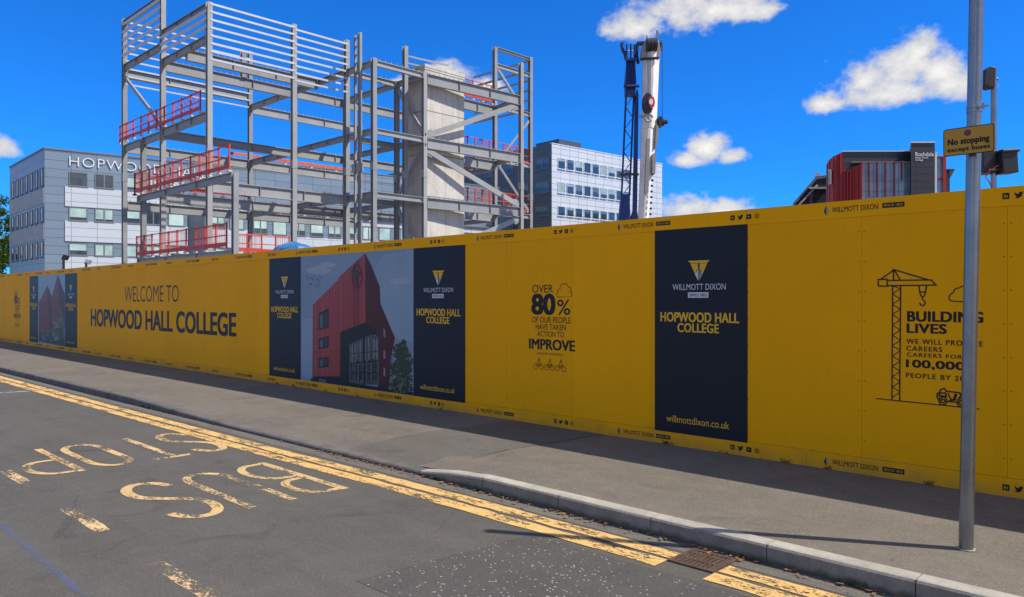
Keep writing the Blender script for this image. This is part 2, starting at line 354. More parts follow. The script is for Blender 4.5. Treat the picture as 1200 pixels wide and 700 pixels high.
def kerb_face():  # shade of the kerb front painted in, darkest at its foot, with some dirt
    m, t, b = newmat('kerb face shade and dirt'); p = pos(t)
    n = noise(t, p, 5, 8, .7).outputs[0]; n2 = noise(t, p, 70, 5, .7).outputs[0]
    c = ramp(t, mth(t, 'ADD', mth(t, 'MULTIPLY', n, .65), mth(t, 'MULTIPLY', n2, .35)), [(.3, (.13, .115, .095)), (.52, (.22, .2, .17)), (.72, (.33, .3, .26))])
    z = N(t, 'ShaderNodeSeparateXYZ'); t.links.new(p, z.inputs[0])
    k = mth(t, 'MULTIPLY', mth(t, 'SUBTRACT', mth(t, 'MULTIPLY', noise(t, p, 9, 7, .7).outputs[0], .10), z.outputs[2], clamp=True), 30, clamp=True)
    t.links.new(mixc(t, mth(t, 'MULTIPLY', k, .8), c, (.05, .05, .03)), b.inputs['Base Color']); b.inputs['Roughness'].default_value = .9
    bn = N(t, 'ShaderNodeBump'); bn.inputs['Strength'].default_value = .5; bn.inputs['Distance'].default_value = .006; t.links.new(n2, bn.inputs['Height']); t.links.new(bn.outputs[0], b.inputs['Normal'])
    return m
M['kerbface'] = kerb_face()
M['oldkerb'] = simple('old kerb stone', (0.12, 0.112, 0.1), 0.9, var=0.35, scale=5, bump=0.5, bscale=90)
M['joint'] = simple('kerb joint', (0.05, 0.047, 0.042), 0.95)
M['yellow'] = paint('double yellow paint', (0.68, 0.43, 0.15), 0.43, 0.55)
M['yellow_letters'] = paint('worn yellow road lettering', (0.60, 0.41, 0.185), 0.46, 0.5)
M['yellow_worn'] = paint('very worn yellow dashes', (0.66, 0.46, 0.23), 0.56, 0.5, 9)
M['white_worn'] = paint('faded white line', (0.55, 0.53, 0.48), 0.45, 0.4)
M['blue_worn'] = paint('faded blue spray line', (0.10, 0.17, 0.42), 0.5, 0.3, 5, 0.30)
M['hoard'] = board_mat('yellow painted board', (0.96, 0.415, 0.0))
M['timber'] = simple('timber framing', (0.3, 0.2, 0.11), 0.85)
M['navy'] = simple('navy print', (0.0095, 0.0105, 0.017), 0.45, var=0.1, scale=1.5, spec=0.3)
M['ink'] = simple('black print', (0.012, 0.012, 0.012), 0.5, spec=0.3)
M['tyel'] = simple('yellow print', (0.80, 0.44, 0.02), 0.5, spec=0.3)
M['white'] = simple('white print', (0.62, 0.62, 0.64), 0.5, spec=0.3)
M['greyp'] = simple('grey print', (0.25, 0.26, 0.3), 0.5, spec=0.3)
M['cyanp'] = simple('cyan print', (0.02, 0.32, 0.6), 0.5, spec=0.3)
M['screw'] = simple('screw', (0.10, 0.075, 0.03), 0.6, 0.3)
M['galv'] = simple('galvanised steel', (0.27, 0.275, 0.28), 0.30, 0.85, var=0.16, scale=6, streak=0.3)
M['steel'] = simple('grey painted steel', (0.34, 0.352, 0.358), 0.38, 0.4, var=0.16, scale=1.2, streak=0.3)
def steel_mat():
    m, t, b = newmat('grey painted steel'); p = pos(t)
    n = noise(t, p, 0.8, 6, .6).outputs[0]; n2 = noise(t, p, 3.2, 8, .7).outputs[0]; oi = N(t, 'ShaderNodeObjectInfo').outputs['Random']
    c = ramp(t, mth(t, 'ADD', mth(t, 'MULTIPLY', n, .7), mth(t, 'MULTIPLY', oi, .3)), [(.2, (.20, .212, .22)), (.5, (.275, .29, .298)), (.8, (.35, .36, .365))])
    c = mixc(t, mth(t, 'MULTIPLY', ramp(t, n2, [(.60, (0, 0, 0)), (.72, (1, 1, 1))]), .45), c, (.17, .10, .06))
    t.links.new(c, b.inputs['Base Color']); b.inputs['Metallic'].default_value = 0; b.inputs['Specular IOR Level'].default_value = .35
    t.links.new(mth(t, 'ADD', .35, mth(t, 'MULTIPLY', n2, .25)), b.inputs['Roughness']); return m
M['steel'] = steel_mat()
M['rail_white'] = simple('bright galvanised rail', (0.50, 0.52, 0.54), 0.4, 0.3, var=0.1, scale=2)
M['red'] = simple('red barrier paint', (0.50, 0.045, 0.022), 0.55, 0.0, var=0.15, scale=2)
M['orange'] = simple('orange board paint', (0.55, 0.10, 0.03), 0.6, var=0.15, scale=2)
M['greymesh'] = simple('grey toe clamp', (0.5, 0.5, 0.5), 0.6)
def concrete_mat():
    m, t, b = newmat('core concrete'); p = objco(t)
    n = noise(t, p, 0.9, 8, 0.68).outputs[0]
    mpn = N(t, 'ShaderNodeMapping'); mpn.inputs['Scale'].default_value = (3, 3, 0.25); t.links.new(p, mpn.inputs[0])
    sn = noise(t, mpn.outputs[0], 1.2, 6, 0.65).outputs[0]
    c = ramp(t, mth(t, 'ADD', mth(t, 'MULTIPLY', n, 0.5), mth(t, 'MULTIPLY', sn, 0.5)), [(0.3, (0.36, 0.345, 0.31)), (0.5, (0.52, 0.50, 0.455)), (0.7, (0.64, 0.62, 0.58))])
    s_ = N(t, 'ShaderNodeSeparateXYZ'); t.links.new(p, s_.inputs[0])
    def lines(o, per, w, ph=0.0):
        fr = mth(t, 'FRACT', mth(t, 'DIVIDE', mth(t, 'ADD', o, ph), per)); return mth(t, 'LESS_THAN', fr, w / per)
    ln = mth(t, 'MAXIMUM', lines(s_.outputs[2], 2.7, 0.07), mth(t, 'MULTIPLY', mth(t, 'MAXIMUM', lines(s_.outputs[1], 1.2, 0.03, 20), lines(s_.outputs[0], 1.2, 0.03, 50)), 0.5))
    c = mixc(t, mth(t, 'MULTIPLY', ln, 0.75), c, (0.13, 0.115, 0.09))
    dots = None
    for o_ in (s_.outputs[0], s_.outputs[1]):
        fx = mth(t, 'ABSOLUTE', mth(t, 'SUBTRACT', mth(t, 'FRACT', mth(t, 'DIVIDE', mth(t, 'ADD', o_, 40.3), 1.2)), .5)); fz = mth(t, 'ABSOLUTE', mth(t, 'SUBTRACT', mth(t, 'FRACT', mth(t, 'DIVIDE', s_.outputs[2], 1.35)), .5))
        q_ = mth(t, 'LESS_THAN', mth(t, 'ADD', fx, fz), .035); dots = q_ if dots is None else mth(t, 'MAXIMUM', dots, q_)
    c = mixc(t, mth(t, 'MULTIPLY', dots, .6), c, (.12, .11, .09))
    t.links.new(c, b.inputs['Base Color']); b.inputs['Roughness'].default_value = 0.9; return m
M['concrete'] = concrete_mat()

# ================================================================== SETTING
def edge(x):                                    # kerb face line
    return 4.60 if x > -6 else max(3.9, 4.60 - (-6 - x) * 0.0135)
def kerb_h(x):                                  # height of kerb top above road
    if x >= -5.05: return 0.125
    if x >= -5.72: return 0.045 + (x + 5.72) / 0.67 * 0.08
    if x >= -9.5: return 0.045
    if x >= -13: return 0.045 + (-9.5 - x) / 3.5 * 0.065
    return 0.11
def strip_obj(name, xs, ys, zf, m, label=None, kind='structure'):
    mb = MB(); n = len(ys)
    vs = [(x, y(x) if callable(y) else y, zf(x, j)) for x in xs for j, y in enumerate(ys)]
    fs = [(i*n+j, (i+1)*n+j, (i+1)*n+j+1, i*n+j+1) for i in range(len(xs)-1) for j in range(n-1)]
    mb.add(vs, fs); o = mb.build(name, m); tag(o, label, kind=kind); return o
g = MB(); g.add([(-3000, -3000, -0.06), (3000, -3000, -0.06), (3000, 3000, -0.06), (-3000, 3000, -0.06)], [(0, 1, 2, 3)])
tag(g.build('ground', M['ground']), kind='structure')
XS = [-220, -120, -80, -60] + [-45 + i * 0.5 for i in range(0, 111)] + [14, 25, 60]
strip_obj('road', XS, [-7.5, 0, lambda x: edge(x) + 0.02], lambda x, j: 0.0, M['road'])
strip_obj('gutter', XS, [lambda x: edge(x) - 0.17, lambda x: edge(x) + 0.015], lambda x, j: 0.0022, M['gutter'])
PZ = 0.12
def pz(x, j): return [kerb_h(x) - 0.004, (kerb_h(x) * 0.55 + PZ * 0.45) - 0.002, PZ, PZ, PZ][j]
strip_obj('pavement', XS, [lambda x: edge(x) + 0.12, lambda x: edge(x) + 0.5, lambda x: edge(x) + 1.1, 6.4, HY + 0.25], pz, M['pave'])
# kerb: lighter new stones on the right, dark old ones on the left
def kerb_run(name, m, x0, x1, step, label):
    mb = MB(); x = x0
    while x < x1 - 0.01:
        a, b = x + 0.004, min(x + step, x1) - 0.004
        k = max(1, int((b - a) / 0.46 + 0.5))
        for i in range(k):
            p, q = a + (b-a)*i/k, a + (b-a)*(i+1)/k
            hp, hq = kerb_h(p), kerb_h(q); ep, eq = edge(p), edge(q)
            c = 0.018
            sec = lambda X, E_, h: [(X, E_, -0.05), (X, E_, h - c), (X, E_ + 0.012, h - 0.005), (X, E_ + 0.03, h), (X, E_ + 0.122, h + 0.001), (X, E_ + 0.122, -0.05)]
            vs = sec(p, ep, hp) + sec(q, eq, hq)
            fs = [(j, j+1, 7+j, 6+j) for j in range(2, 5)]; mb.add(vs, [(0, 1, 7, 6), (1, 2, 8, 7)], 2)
            if i == 0: fs.append((0, 1, 2, 3, 4, 5))
            if i == k-1: fs.append((11, 10, 9, 8, 7, 6))
            mb.add(vs, fs)
        mb.add([(b, edge(b)+0.006, -0.05), (b+0.008, edge(b)+0.006, -0.05), (b+0.008, edge(b)+0.006, kerb_h(b)-0.006), (b, edge(b)+0.006, kerb_h(b)-0.006),
                (b, edge(b)+0.12, kerb_h(b)-0.006), (b+0.008, edge(b)+0.12, kerb_h(b)-0.006)], [(0, 1, 2, 3), (3, 2, 5, 4)], 1)
        x += step
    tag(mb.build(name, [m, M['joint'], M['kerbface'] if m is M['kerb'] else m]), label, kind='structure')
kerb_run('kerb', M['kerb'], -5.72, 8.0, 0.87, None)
kerb_run('dropped_kerb', M['oldkerb'], -60, -5.72, 0.87, None)
# pavement reinstatement (darker tarmac crossing) 4 mm above
def sheet(name, pts, z, m, kind='structure', label=None):
    mb = MB(); mb.add([(x, y, z) for x, y in pts], [tuple(range(len(pts)))]); o = mb.build(name, m); tag(o, label, kind=kind); return o
def pvz(x, y):
    e = edge(x); kz = [pz(x, j) for j in range(5)]; ys = [e+0.12, e+0.5, e+1.1, 6.4, HY+0.25]
    for i in range(4):
        if y <= ys[i+1]: return kz[i] + (kz[i+1]-kz[i]) * max(0, (y-ys[i])/(ys[i+1]-ys[i]))
    return PZ
mb = MB(); nx, ny = 16, 10
for i in range(nx+1):
    for j in range(ny+1):
        x = -7.1 + 1.45*i/nx + 0.25*(j/ny); y = edge(x) + 0.125 + (HY-0.02-edge(x)-0.125)*j/ny
        mb.v.append((x + random.uniform(-.01, .01), y, pvz(x, y) + 0.004))
for i in range(nx):
    for j in range(ny):
        a = i*(ny+1)+j; mb.f.append([a, a+ny+1, a+ny+2, a+1]); mb.m.append(0)
tag(mb.build('pavement_patch', M['pave2']), kind='structure')
def rnd_strip(x0, x1, yc, w, z, jit=0.012, step=0.25):
    L = []; Rr = []; n = max(2, int((x1-x0)/step))
    for i in range(n+1):
        x = x0+(x1-x0)*i/n; y = yc(x); L.append((x, y+w/2+random.uniform(-jit, jit), z)); Rr.append((x, y-w/2+random.uniform(-jit, jit), z))
    return L + Rr, [(i, n+1+i, n+2+i, i+1) for i in range(n)]
# road patch, right foreground
e0 = onZ(420, 680, 0)
pp = [(-3.86, 2.62), (-1.5, 2.66), (1.5, 2.6), (9, 2.6), (9, 4.05), (2, 4.04), (-1.5, 4.03), (-2.6, 4.02), (-3.72, 4.0)]
sheet('road_patch', pp, 0.0020, M['patch'])
# ---- road markings
ro = thing('double_yellow_line', 'two parallel worn yellow lines painted along the kerb', 'road marking', (-10, 4.2, 0))
for off, lw_ in ((0.455, .14), (0.275, .135)):
    for x0, x1 in ((-60, -2.725), (-2.39, 10)):
        mb = MB(); vs, fs = rnd_strip(x0, x1, lambda x, o_=off: edge(x) - o_ - .05*max(0, min(1, (-5-x)/2.5)), lw_, 0.0044, 0.010, 0.14); mb.add(vs, fs); mb.build('painted_line', M['yellow'], ro)
# letters drawn as strokes: local a = to the reader's right (-Y), b = towards letter top (+X)
def road_word(name, label, word, X0, X1, cells, m, wd=0.078):
    t_ = thing(name, label, 'road marking', ((X0+X1)/2, (cells[0][0]+cells[-1][1])/2, 0))
    for ch, (ya, yb) in zip(word, cells):
        h = X1 - X0; w = ya - yb
        def P(a, b, e, ya=ya): return Vector((X0 + b*1.0, ya - a, 0.0028 + e*.5))
        mb = MB(); q = wd/2
        if ch == 'B':
            ribbon(mb, [(q, 0), (q, h)], wd, P)
            ribbon(mb, [(q, h-q*1.5), (w*.5, h-q*1.5)] + arc(w*.5, h*.77, w*.42, h*.23-q*1.5, 90, -90, 10) + [(q, h*.54+q)], wd, P)
            ribbon(mb, [(q, h*.5), (w*.5, h*.5)] + arc(w*.52, h*.27, w*.46, h*.23, 90, -90, 10) + [(q, q*1.5)], wd, P)
        elif ch == 'U':
            ribbon(mb, [(q, h), (q, h*.25)] + arc(w/2, h*.22, w/2-q, h*.22-q*1.5, 180, 360, 12) + [(w-q, h)], wd, P)
        elif ch == 'S':
            ribbon(mb, arc(w/2, h*.74, w/2-q, h*.26-q*1.5, 15, 210, 14) + [(w*.3, h*.56), (w*.7, h*.44)] + arc(w/2, h*.26, w/2-q, h*.26-q*1.5, 30, -165, 14), wd*1.15, P)
        elif ch == 'T':
            ribbon(mb, [(0, h-q*1.5), (w, h-q*1.5)], wd*1.2, P); ribbon(mb, [(w/2, 0), (w/2, h-q*3.4)], wd, P)
        elif ch == 'O':
            ribbon(mb, [(q, h*.3), (q, h*.7)] + arc(w/2, h*.74, w/2-q, h*.26-q*1.5, 180, 0, 12) + [(w-q, h*.3)] + arc(w/2, h*.26, w/2-q, h*.26-q*1.5, 0, -170, 12), wd, P, closed=True)
        elif ch == 'P':
            ribbon(mb, [(q, 0), (q, h)], wd, P)
            ribbon(mb, [(q*2.2, h-q*1.5), (w*.5, h-q*1.5)] + arc(w*.5, h*.73, w*.5-q, h*.27-q*1.5, 90, -90, 12) + [(q*2.2, h*.46+q*1.5)], wd, P)
        worn = {'U': 'yellow_worn', 'T': 'yellow_worn'}.get(ch, None)
        mb.build('letter', M[worn] if worn else m, t_)
road_word('road_lettering', 'large worn yellow word BUS painted on the road', 'BUS', -7.32, -5.78, [(3.86, 3.47), (3.36, 2.92), (2.83, 2.38)], M['yellow_letters'])
road_word('road_lettering', 'large worn yellow word STOP painted on the road', 'STOP', -9.75, -8.2, [(4.0, 3.6), (3.56, 3.12), (3.0, 2.57), (2.47, 2.03)], M['yellow_letters'])
dash_lab = ['worn yellow dash nearest the bottom edge of the picture', 'worn yellow dash left of the word BUS', 'worn yellow dash left of the word STOP', 'far worn yellow dash near the left kerb bend']
for i, (x0, x1) in enumerate([(-5.02, -4.1), (-6.88, -5.98), (-8.76, -7.88), (-10.64, -9.76)]):
    mb = MB(); vs, fs = rnd_strip(x0, x1, lambda x: 1.91, 0.10, 0.0028, 0.008, 0.15); mb.add(vs, fs)
    tag(mb.build('bay_dash', M['yellow_worn']), dash_lab[i], 'road marking', 'yellow dashes edging the bus bay')
mb = MB(); a = onZ(-40, 463, 0); b = onZ(62, 457, 0)
d = (Vector(b)-Vector(a)).normalized(); n_ = Vector((-d.y, d.x))*0.04
mb.add([(*(Vector(a)+n_), .003), (*(Vector(b)+n_), .003), (*(Vector(b)-n_), .003), (*(Vector(a)-n_), .003)], [(0, 1, 2, 3)])
tag(mb.build('bay_end_line', M['white_worn']), 'thin faded pale line crossing the road at the far left', 'road marking')
mb = MB(); pts = [onZ(*q, 0) for q in [(-30, 600), (0, 615), (40, 648), (75, 678), (110, 712)]]
ribbon(mb, pts, 0.04, lambda x, y, e: (x, y, 0.0028 + e*.5)); tag(mb.build('spray_line', M['blue_worn']), 'faint blue sprayed line on the road at lower left', 'road marking')

# ---- drain grate
gr = thing('drain_grate', 'rusty iron drain grate set in the gutter between broken yellow lines', 'drain', (-2.52, 4.37, 0))
M['rust'] = simple('rusty iron', (0.10, 0.06, 0.04), 0.8, 0.3, var=0.4, scale=14, bump=0.5, bscale=90)
M['hole'] = simple('drain hole', (0.006, 0.005, 0.004), 0.9)
mb = MB(); GX0, GX1, GY0, GY1 = -2.72, -2.40, 4.21, 4.53
mb.box(GX0, GX1, GY0, GY0+.03, -0.05, 0.011); mb.box(GX0, GX1, GY1-.03, GY1, -0.05, 0.011); mb.box(GX0, GX0+.03, GY0+.03, GY1-.03, -0.05, 0.011); mb.box(GX1-.03, GX1, GY0+.03, GY1-.03, -0.05, 0.011)
mb.build('frame', M['rust'], gr)
for k in range(8):
    mb = MB(); x = GX0 + .03 + (GX1-GX0-.06)*(k+0.5)/8; mb.box(x-.011, x+.011, GY0+.03, GY1-.03, -0.03, 0.008); mb.build('bar', M['rust'], gr)
mb = MB()
for y in (GY0 + .13, GY0 + .25): mb.box(GX0+.03, GX1-.03, y-.012, y+.012, -0.03, 0.0095)
mb.build('cross_bar', M['rust'], gr)
mb = MB(); mb.add([(GX0+.03, GY0+.03, 0.0055), (GX1-.03, GY0+.03, 0.0055), (GX1-.03, GY1-.03, 0.0055), (GX0+.03, GY1-.03, 0.0055)], [(0, 1, 2, 3)]); mb.build('gully_pot', M['hole'], gr)
# ---- litter of leaves and grit along the kerb
M['leaf_dry'] = simple('dry leaves', (0.22, 0.11, 0.04), 0.9, var=0.5, scale=40)
mb = MB()
for i in range(420):
    x = random.triangular(-9, 0.5, -4.5); y = edge(x) - abs(random.gauss(0.01, 0.05)); s_ = random.uniform(0.004, 0.016); a = random.uniform(0, 6.3)
    if random.random() < .25: y = edge(x) + random.uniform(.15, 2.2); s_ *= .45
    z = (0.012 if y < edge(x) else pvz(x, y) + 0.006)
    mb.add([(x+s_*math.cos(a+k*1.57)*(1 if k % 2 else 1.7), y+s_*math.sin(a+k*1.57)*(1 if k % 2 else 1.7), z+random.uniform(0, .008)) for k in range(4)], [(0, 1, 2, 3)])
for i in range(260):
    x = random.uniform(-16, 1.5); y = HY - .004 - abs(random.gauss(0, .05)); s_ = random.uniform(.003, .012); a = random.uniform(0, 6.3)
    mb.add([(x+s_*math.cos(a+k*1.57)*(1 if k % 2 else 1.6), y-.01+s_*math.sin(a+k*1.57), PZ+.005+random.uniform(0, .006)) for k in range(4)], [(0, 1, 2, 3)])
tag(mb.build('leaf_litter', M['leaf_dry']), 'dry brown leaf litter and grit along the kerb', 'litter', kind='stuff')
M['weed'] = simple('weed green', (0.07, 0.11, 0.03), 0.8, var=0.4, scale=30)
mb = MB(); rr = random.Random(11)
for i in range(34):
    at_kerb = rr.random() < .55
    x = rr.uniform(-13, .5); y = edge(x) - .008 if at_kerb else HY - .012; z = 0.003 if at_kerb else PZ
    for q in range(rr.randint(5, 12)):
        a = rr.uniform(math.pi, 2*math.pi); l_ = rr.uniform(.015, .05); h_ = rr.uniform(.01, .05); xx = x + rr.uniform(-.04, .04)
        d_ = Vector((math.cos(a), math.sin(a)*.6, 0)); b_ = Vector((xx, y, z)); t_ = b_ + d_*l_ + Vector((0, 0, h_)); w_ = Vector((-d_.y, d_.x, 0))*.004
        mb.add([b_-w_, b_+w_, (b_+t_)/2+w_*1.4+Vector((0, 0, h_*.2)), t_, (b_+t_)/2-w_*1.4+Vector((0, 0, h_*.2))], [(0, 1, 2, 3, 4)])
tag(mb.build('weeds', M['weed']), 'small green weeds in the kerb joint and at the hoarding foot', 'weeds', kind='stuff')

# ================================================================== HOARDING
BX0, BX1, BW = -60.25, 6.34, 1.11
hd = thing('hoarding', 'long yellow site hoarding with printed graphics along the pavement', 'hoarding', (-20, HY, PZ))
def HP(off): return lambda X, Z, e=0.0: Vector((X, HY - off - e, Z))
x = -2.54 - 52*BW
while x < BX1:
    mb = MB(); mb.box(x+.001, x+BW-.001, HY, HY+.018, .27, 2.405)
    if x > -3.8:
        for sx in (x+.025, x+BW-.025):
            for k in range(8):
                z = .42 + k*.265
                mb.add([(sx+.0055*math.cos(q*1.047), HY-.0015, z+.0055*math.sin(q*1.047)) for q in range(6)], [(5, 4, 3, 2, 1, 0)], 1)
    mb.build('board', [M['hoard'], M['screw']], hd)
    x += BW
mb = MB(); x = BX0
while x < BX1:                                                        # capping strip, in lengths
    mb.box(x+.0012, x+3.33-.0012, HY-.004, HY+.03, 2.408, 2.56); x += 3.33
mb.build('top_strip', M['hoard'], hd)
mb = MB(); x = BX0 + .6
while x < BX1:
    mb.box(x+.0012, x+3.33-.0012, HY-.004, HY+.02, PZ-.02, .267); x += 3.33
mb.build('kick_strip', M['hoard'], hd)
mb = MB()
for z in (.3, 1.3, 2.3): mb.box(BX0, BX1, HY+.02, HY+.07, z-.05, z+.05)
for k in range(60):
    x = -2.54 + (k-52)*BW; mb.box(x-.04, x+.04, HY+.072, HY+.15, 0, 2.5)
mb.build('timber_framing', M['timber'], hd)

def fitbox(x0, y0, x1, y1):
    w = x1-x0; xc = (x0+x1)/2; kt = abs((y0-350)/(xc+323)); kb = abs((y1-350)/(xc+323))
    return (H(x0, y0)[0], H(x1, y0)[0], H(xc, y1-kb*w/2)[1], H(xc, y0+kt*w/2)[1])
PB = (-4.71, -3.63)
PANEL = dict(tri=(806.6, 304.9, 832.3, 329.4), name=(788.6, 332.3, 850.9, 340.2), box=(806.6, 342.6, 830.6, 349.2), l1=(774.3, 365.7, 866.6, 379.2), l2=(794.3, 378.6, 842.9, 391), url=(781.4, 485.7, 854.9, 503.5))
PANEL = {k: fitbox(*v) for k, v in PANEL.items()}
def dark_panel(X0, X1, label):
    mb = MB(); mb.box(X0, X1, HY-.006, HY-.0005, .255, 2.415)
    pn = mb.build('printed_panel', M['navy'], hd); pn['label'] = label
    mp_ = lambda b: (X0+(b[0]-PB[0])/(PB[1]-PB[0])*(X1-X0), X0+(b[1]-PB[0])/(PB[1]-PB[0])*(X1-X0), b[2], b[3])
    P = HP(.0075)
    a0, a1, b0, b1 = mp_(PANEL['tri']); ac = (a0+a1)/2; w = a1-a0
    mb = MB()
    mb.add([P(a0, b1), P(ac-.012, b0+.03), P(ac-.012, b1-.025), P(a0+.04, b1-.025)][:0] or [P(a0, b1), P(a1, b1), P(a1-.035, b1-.028), P(a0+.035, b1-.028)], [(0, 1, 2, 3)], 0)
    mb.add([P(a0+.03, b1-.032), P(ac-.01, b1-.032), P(ac-.01, b1-.1), P(ac-.045, b0+.07)], [(0, 1, 2, 3)], 0)
    mb.add([P(a1-.03, b1-.032), P(ac+.045, b0+.07), P(ac+.01, b1-.1), P(ac+.01, b1-.032)], [(0, 1, 2, 3)], 0)
    mb.add([P(ac-.045, b0+.065), P(ac-.005, b1-.07), P(ac-.005, b0)], [(0, 1, 2)], 1)
    mb.add([P(ac+.045, b0+.065), P(ac+.005, b0), P(ac+.005, b1-.07)], [(0, 1, 2)], 2)
    mb.build('emblem', [M['tyel'], M['white'], M['greyp']], pn)
    mb = MB(); put_text(mb, 'WILLMOTT DIXON', mp_(PANEL['name']), P, 0.004); mb.build('lettering', M['white'], pn)
    bx = mp_(PANEL['box']); mb = MB(); mb.add([P(bx[0], bx[2]), P(bx[1], bx[2]), P(bx[1], bx[3]), P(bx[0], bx[3])], [(0, 1, 2, 3)], 0)
    put_text(mb, 'SINCE 1852', (bx[0]+.02, bx[1]-.02, bx[2]+.014, bx[3]-.014), HP(.009), 0.01, mi=1); mb.build('date_box', [M['white'], M['navy']], pn)
    for w_, k_ in (('HOPWOOD HALL', 'l1'), ('COLLEGE', 'l2')):
        mb = MB(); put_text(mb, w_, mp_(PANEL[k_]), P, 0.05, 1.05); mb.build('lettering', M['tyel'], pn)
    mb = MB(); put_text(mb, 'willmottdixon.co.uk', mp_(PANEL['url']), P, 0.008); mb.build('lettering', M['tyel'], pn)
dark_panel(-4.71, -3.63, 'dark navy printed panel standing alone')
dark_panel(-8.89, -7.77, 'dark navy printed panel right of the red building picture')
dark_panel(-13.16, -12.04, 'dark navy printed panel left of the red building picture')
dark_panel(-25.4, -24.3, 'far navy printed panel right of the small picture')
dark_panel(-29.2, -28.2, 'farthest navy printed panel at the left end')

# ---- picture of a red building
PC = dict(sky=(0.22, 0.29, 0.36), sky2=(0.26, 0.335, 0.405), red=(0.33, 0.05, 0.043), red2=(0.22, 0.03, 0.027), red3=(0.38, 0.07, 0.06), dred=(0.085, 0.017, 0.016), dred2=(0.06, 0.012, 0.012), leaf3=(0.16, 0.18, 0.10), dk=(0.016, 0.016, 0.018), gl=(0.10, 0.11, 0.115), gl2=(0.2, 0.2, 0.2), tree=(0.035, 0.05, 0.025), tree2=(0.085, 0.10, 0.05), cloud=(0.34, 0.38, 0.41), lam=(0.05, 0.055, 0.05), gnd=(0.1, 0.1, 0.1))
for k, c in PC.items(): M['pic_'+k] = simple('picture ' + k, c, 0.42, var=0.07, scale=1.5, spec=0.3)
PK = list(PC)
PM = [M['pic_'+k] for k in PK]
def picture(name, X0, X1, label, polys):
    mb = MB(); mb.box(X0+.001, X1-.001, HY-.006, HY-.0005, .255, 2.415)
    pn = mb.build(name, M['pic_sky'], hd); pn['label'] = label
    mb = MB()
    for i, (k, pts) in enumerate(polys):
        e = .0062 + i*.00002
        pts = [(min(max(x, X0+.004), X1-.004), min(max(z, .26), 2.41)) for x, z in pts]
        mb.add([(x, HY-e, z) for x, z in pts], [tuple(range(len(pts)))], PK.index(k))
    mb.build('printed_building', PM, pn)
Z8 = lambda x, y: H(300 + x/3.182, 270 + y/3.182)
def blob(cx, cy, rx, ry, n=22, j=.22): return [(cx+rx*(1+random.uniform(-j, j))*math.cos(2*math.pi*k/n), cy+ry*(1+random.uniform(-j, j))*math.sin(2*math.pi*k/n)) for k in range(n)]
pl = []
def A(k, *pts): pl.append((k, [Z8(*p) for p in pts]))
A('sky2', (480, 90), (588, 72), (588, 420), (520, 400), (465, 270), (440, 150))
A('sky2', (172, 330), (213, 330), (213, 548), (168, 545))
A('cloud', *blob(235, 150, 42, 16)); A('cloud', *blob(270, 128, 30, 10)); A('cloud', *blob(540, 190, 35, 12))
A('red', (213, 278), (310, 182), (310, 175), (408, 85), (410, 343), (315, 380), (315, 545), (211, 552))
def ytop(x): return 278 + (182-278)*(x-213)/97 if x < 310 else 175 + (85-175)*(x-310)/98
def ybot(x): return 548 if x < 315 else 380 + (343-380)*(x-315)/95
xq = 219
while xq < 405:
    w_ = random.choice([3, 5, 7, 9])
    A(random.choice(['red3', 'red2', 'red', 'red3']), (xq, ytop(xq)+2), (min(xq+w_, 406), ytop(min(xq+w_, 406))+2), (min(xq+w_, 406), ybot(min(xq+w_, 406))-1), (xq, ybot(xq)-1))
    A('red2', (xq, ytop(xq)+2), (xq+1.1, ytop(xq)+1), (xq+1.1, ybot(xq)-1), (xq, ybot(xq)-1)); xq += w_ + random.choice([2, 4, 6])
A('red2', (213, 372), (315, 362), (315, 364), (213, 374)); A('red2', (213, 452), (315, 452), (315, 454), (213, 454))
A('dred', (408, 85), (430, 128), (463, 210), (466, 275), (520, 402), (505, 470), (496, 600), (455, 590), (455, 400), (410, 343))
for xq in range(416, 512, 7):
    yt = 85 + (xq-408)*2.25 if xq < 463 else 270 + (xq-465)*2.35; yb = 345 + (xq-410)*1.2 if xq < 455 else 588
    A('dred2', (xq, yt+4), (xq+2.4, yt+9), (xq+2.4, yb), (xq, yb-2))
A('dk', (315, 380), (410, 343), (455, 385), (350, 425), (350, 570), (213, 556), (213, 545), (315, 545))
A('gl', (350, 425), (432, 388), (458, 400), (460, 578), (350, 572))
for q in range(5):
    xa = 352 + q*16; A('gl2', (xa+2, 432-q*7), (xa+11, 428-q*7), (xa+11, 490-q*2), (xa+2, 492-q*2))
    A('lam', (xa+2, 505-q*1), (xa+11, 503-q), (xa+11, 560), (xa+2, 560))
A('gl2', (436, 405), (455, 410), (455, 480), (436, 478)); A('lam', (436, 490), (455, 492), (456, 560), (436, 560))
A('dk', (400, 350), (408, 347), (408, 590), (402, 590)); A('dk', (350, 497), (460, 484), (460, 488), (350, 501))
for y0, y1, d in ((310, 370, 22), (405, 442, 14), (477, 512, 8)):
    A('dk', (235, y0), (272, y0-d+3), (272, y1-d*.35), (235, y1+2)); A('gl', (239, y0+8), (252, y0+2-d*.1), (252, y1-6), (239, y1-4)); A('lam', (256, y0), (268, y0-d*.4), (268, y1-9), (256, y1-7))
for y in (380, 460, 525): A('gl2', (477, y-15), (484, y-8), (484, y+20), (477, y+18))
A('dk', (205, 552), (350, 566), (350, 590), (205, 573)); A('dk', (350, 568), (590, 604), (590, 624), (350, 592)); A('gl', (235, 553), (262, 556), (262, 577), (235, 574))
def inn(): 
    y = random.uniform(405, 600); w_ = 38*math.sin(math.pi*min(1, (y-390)/150.0)*.62) + 4; return 545 + random.uniform(-w_, w_), y
for bx in ((545, 455, 22, 40), (548, 520, 36, 45), (540, 575, 42, 28)): A('tree', *blob(*bx, 40, .22))
for k in range(60): A('tree', *blob(*inn(), random.uniform(5, 11), random.uniform(5, 10), 9, .45))
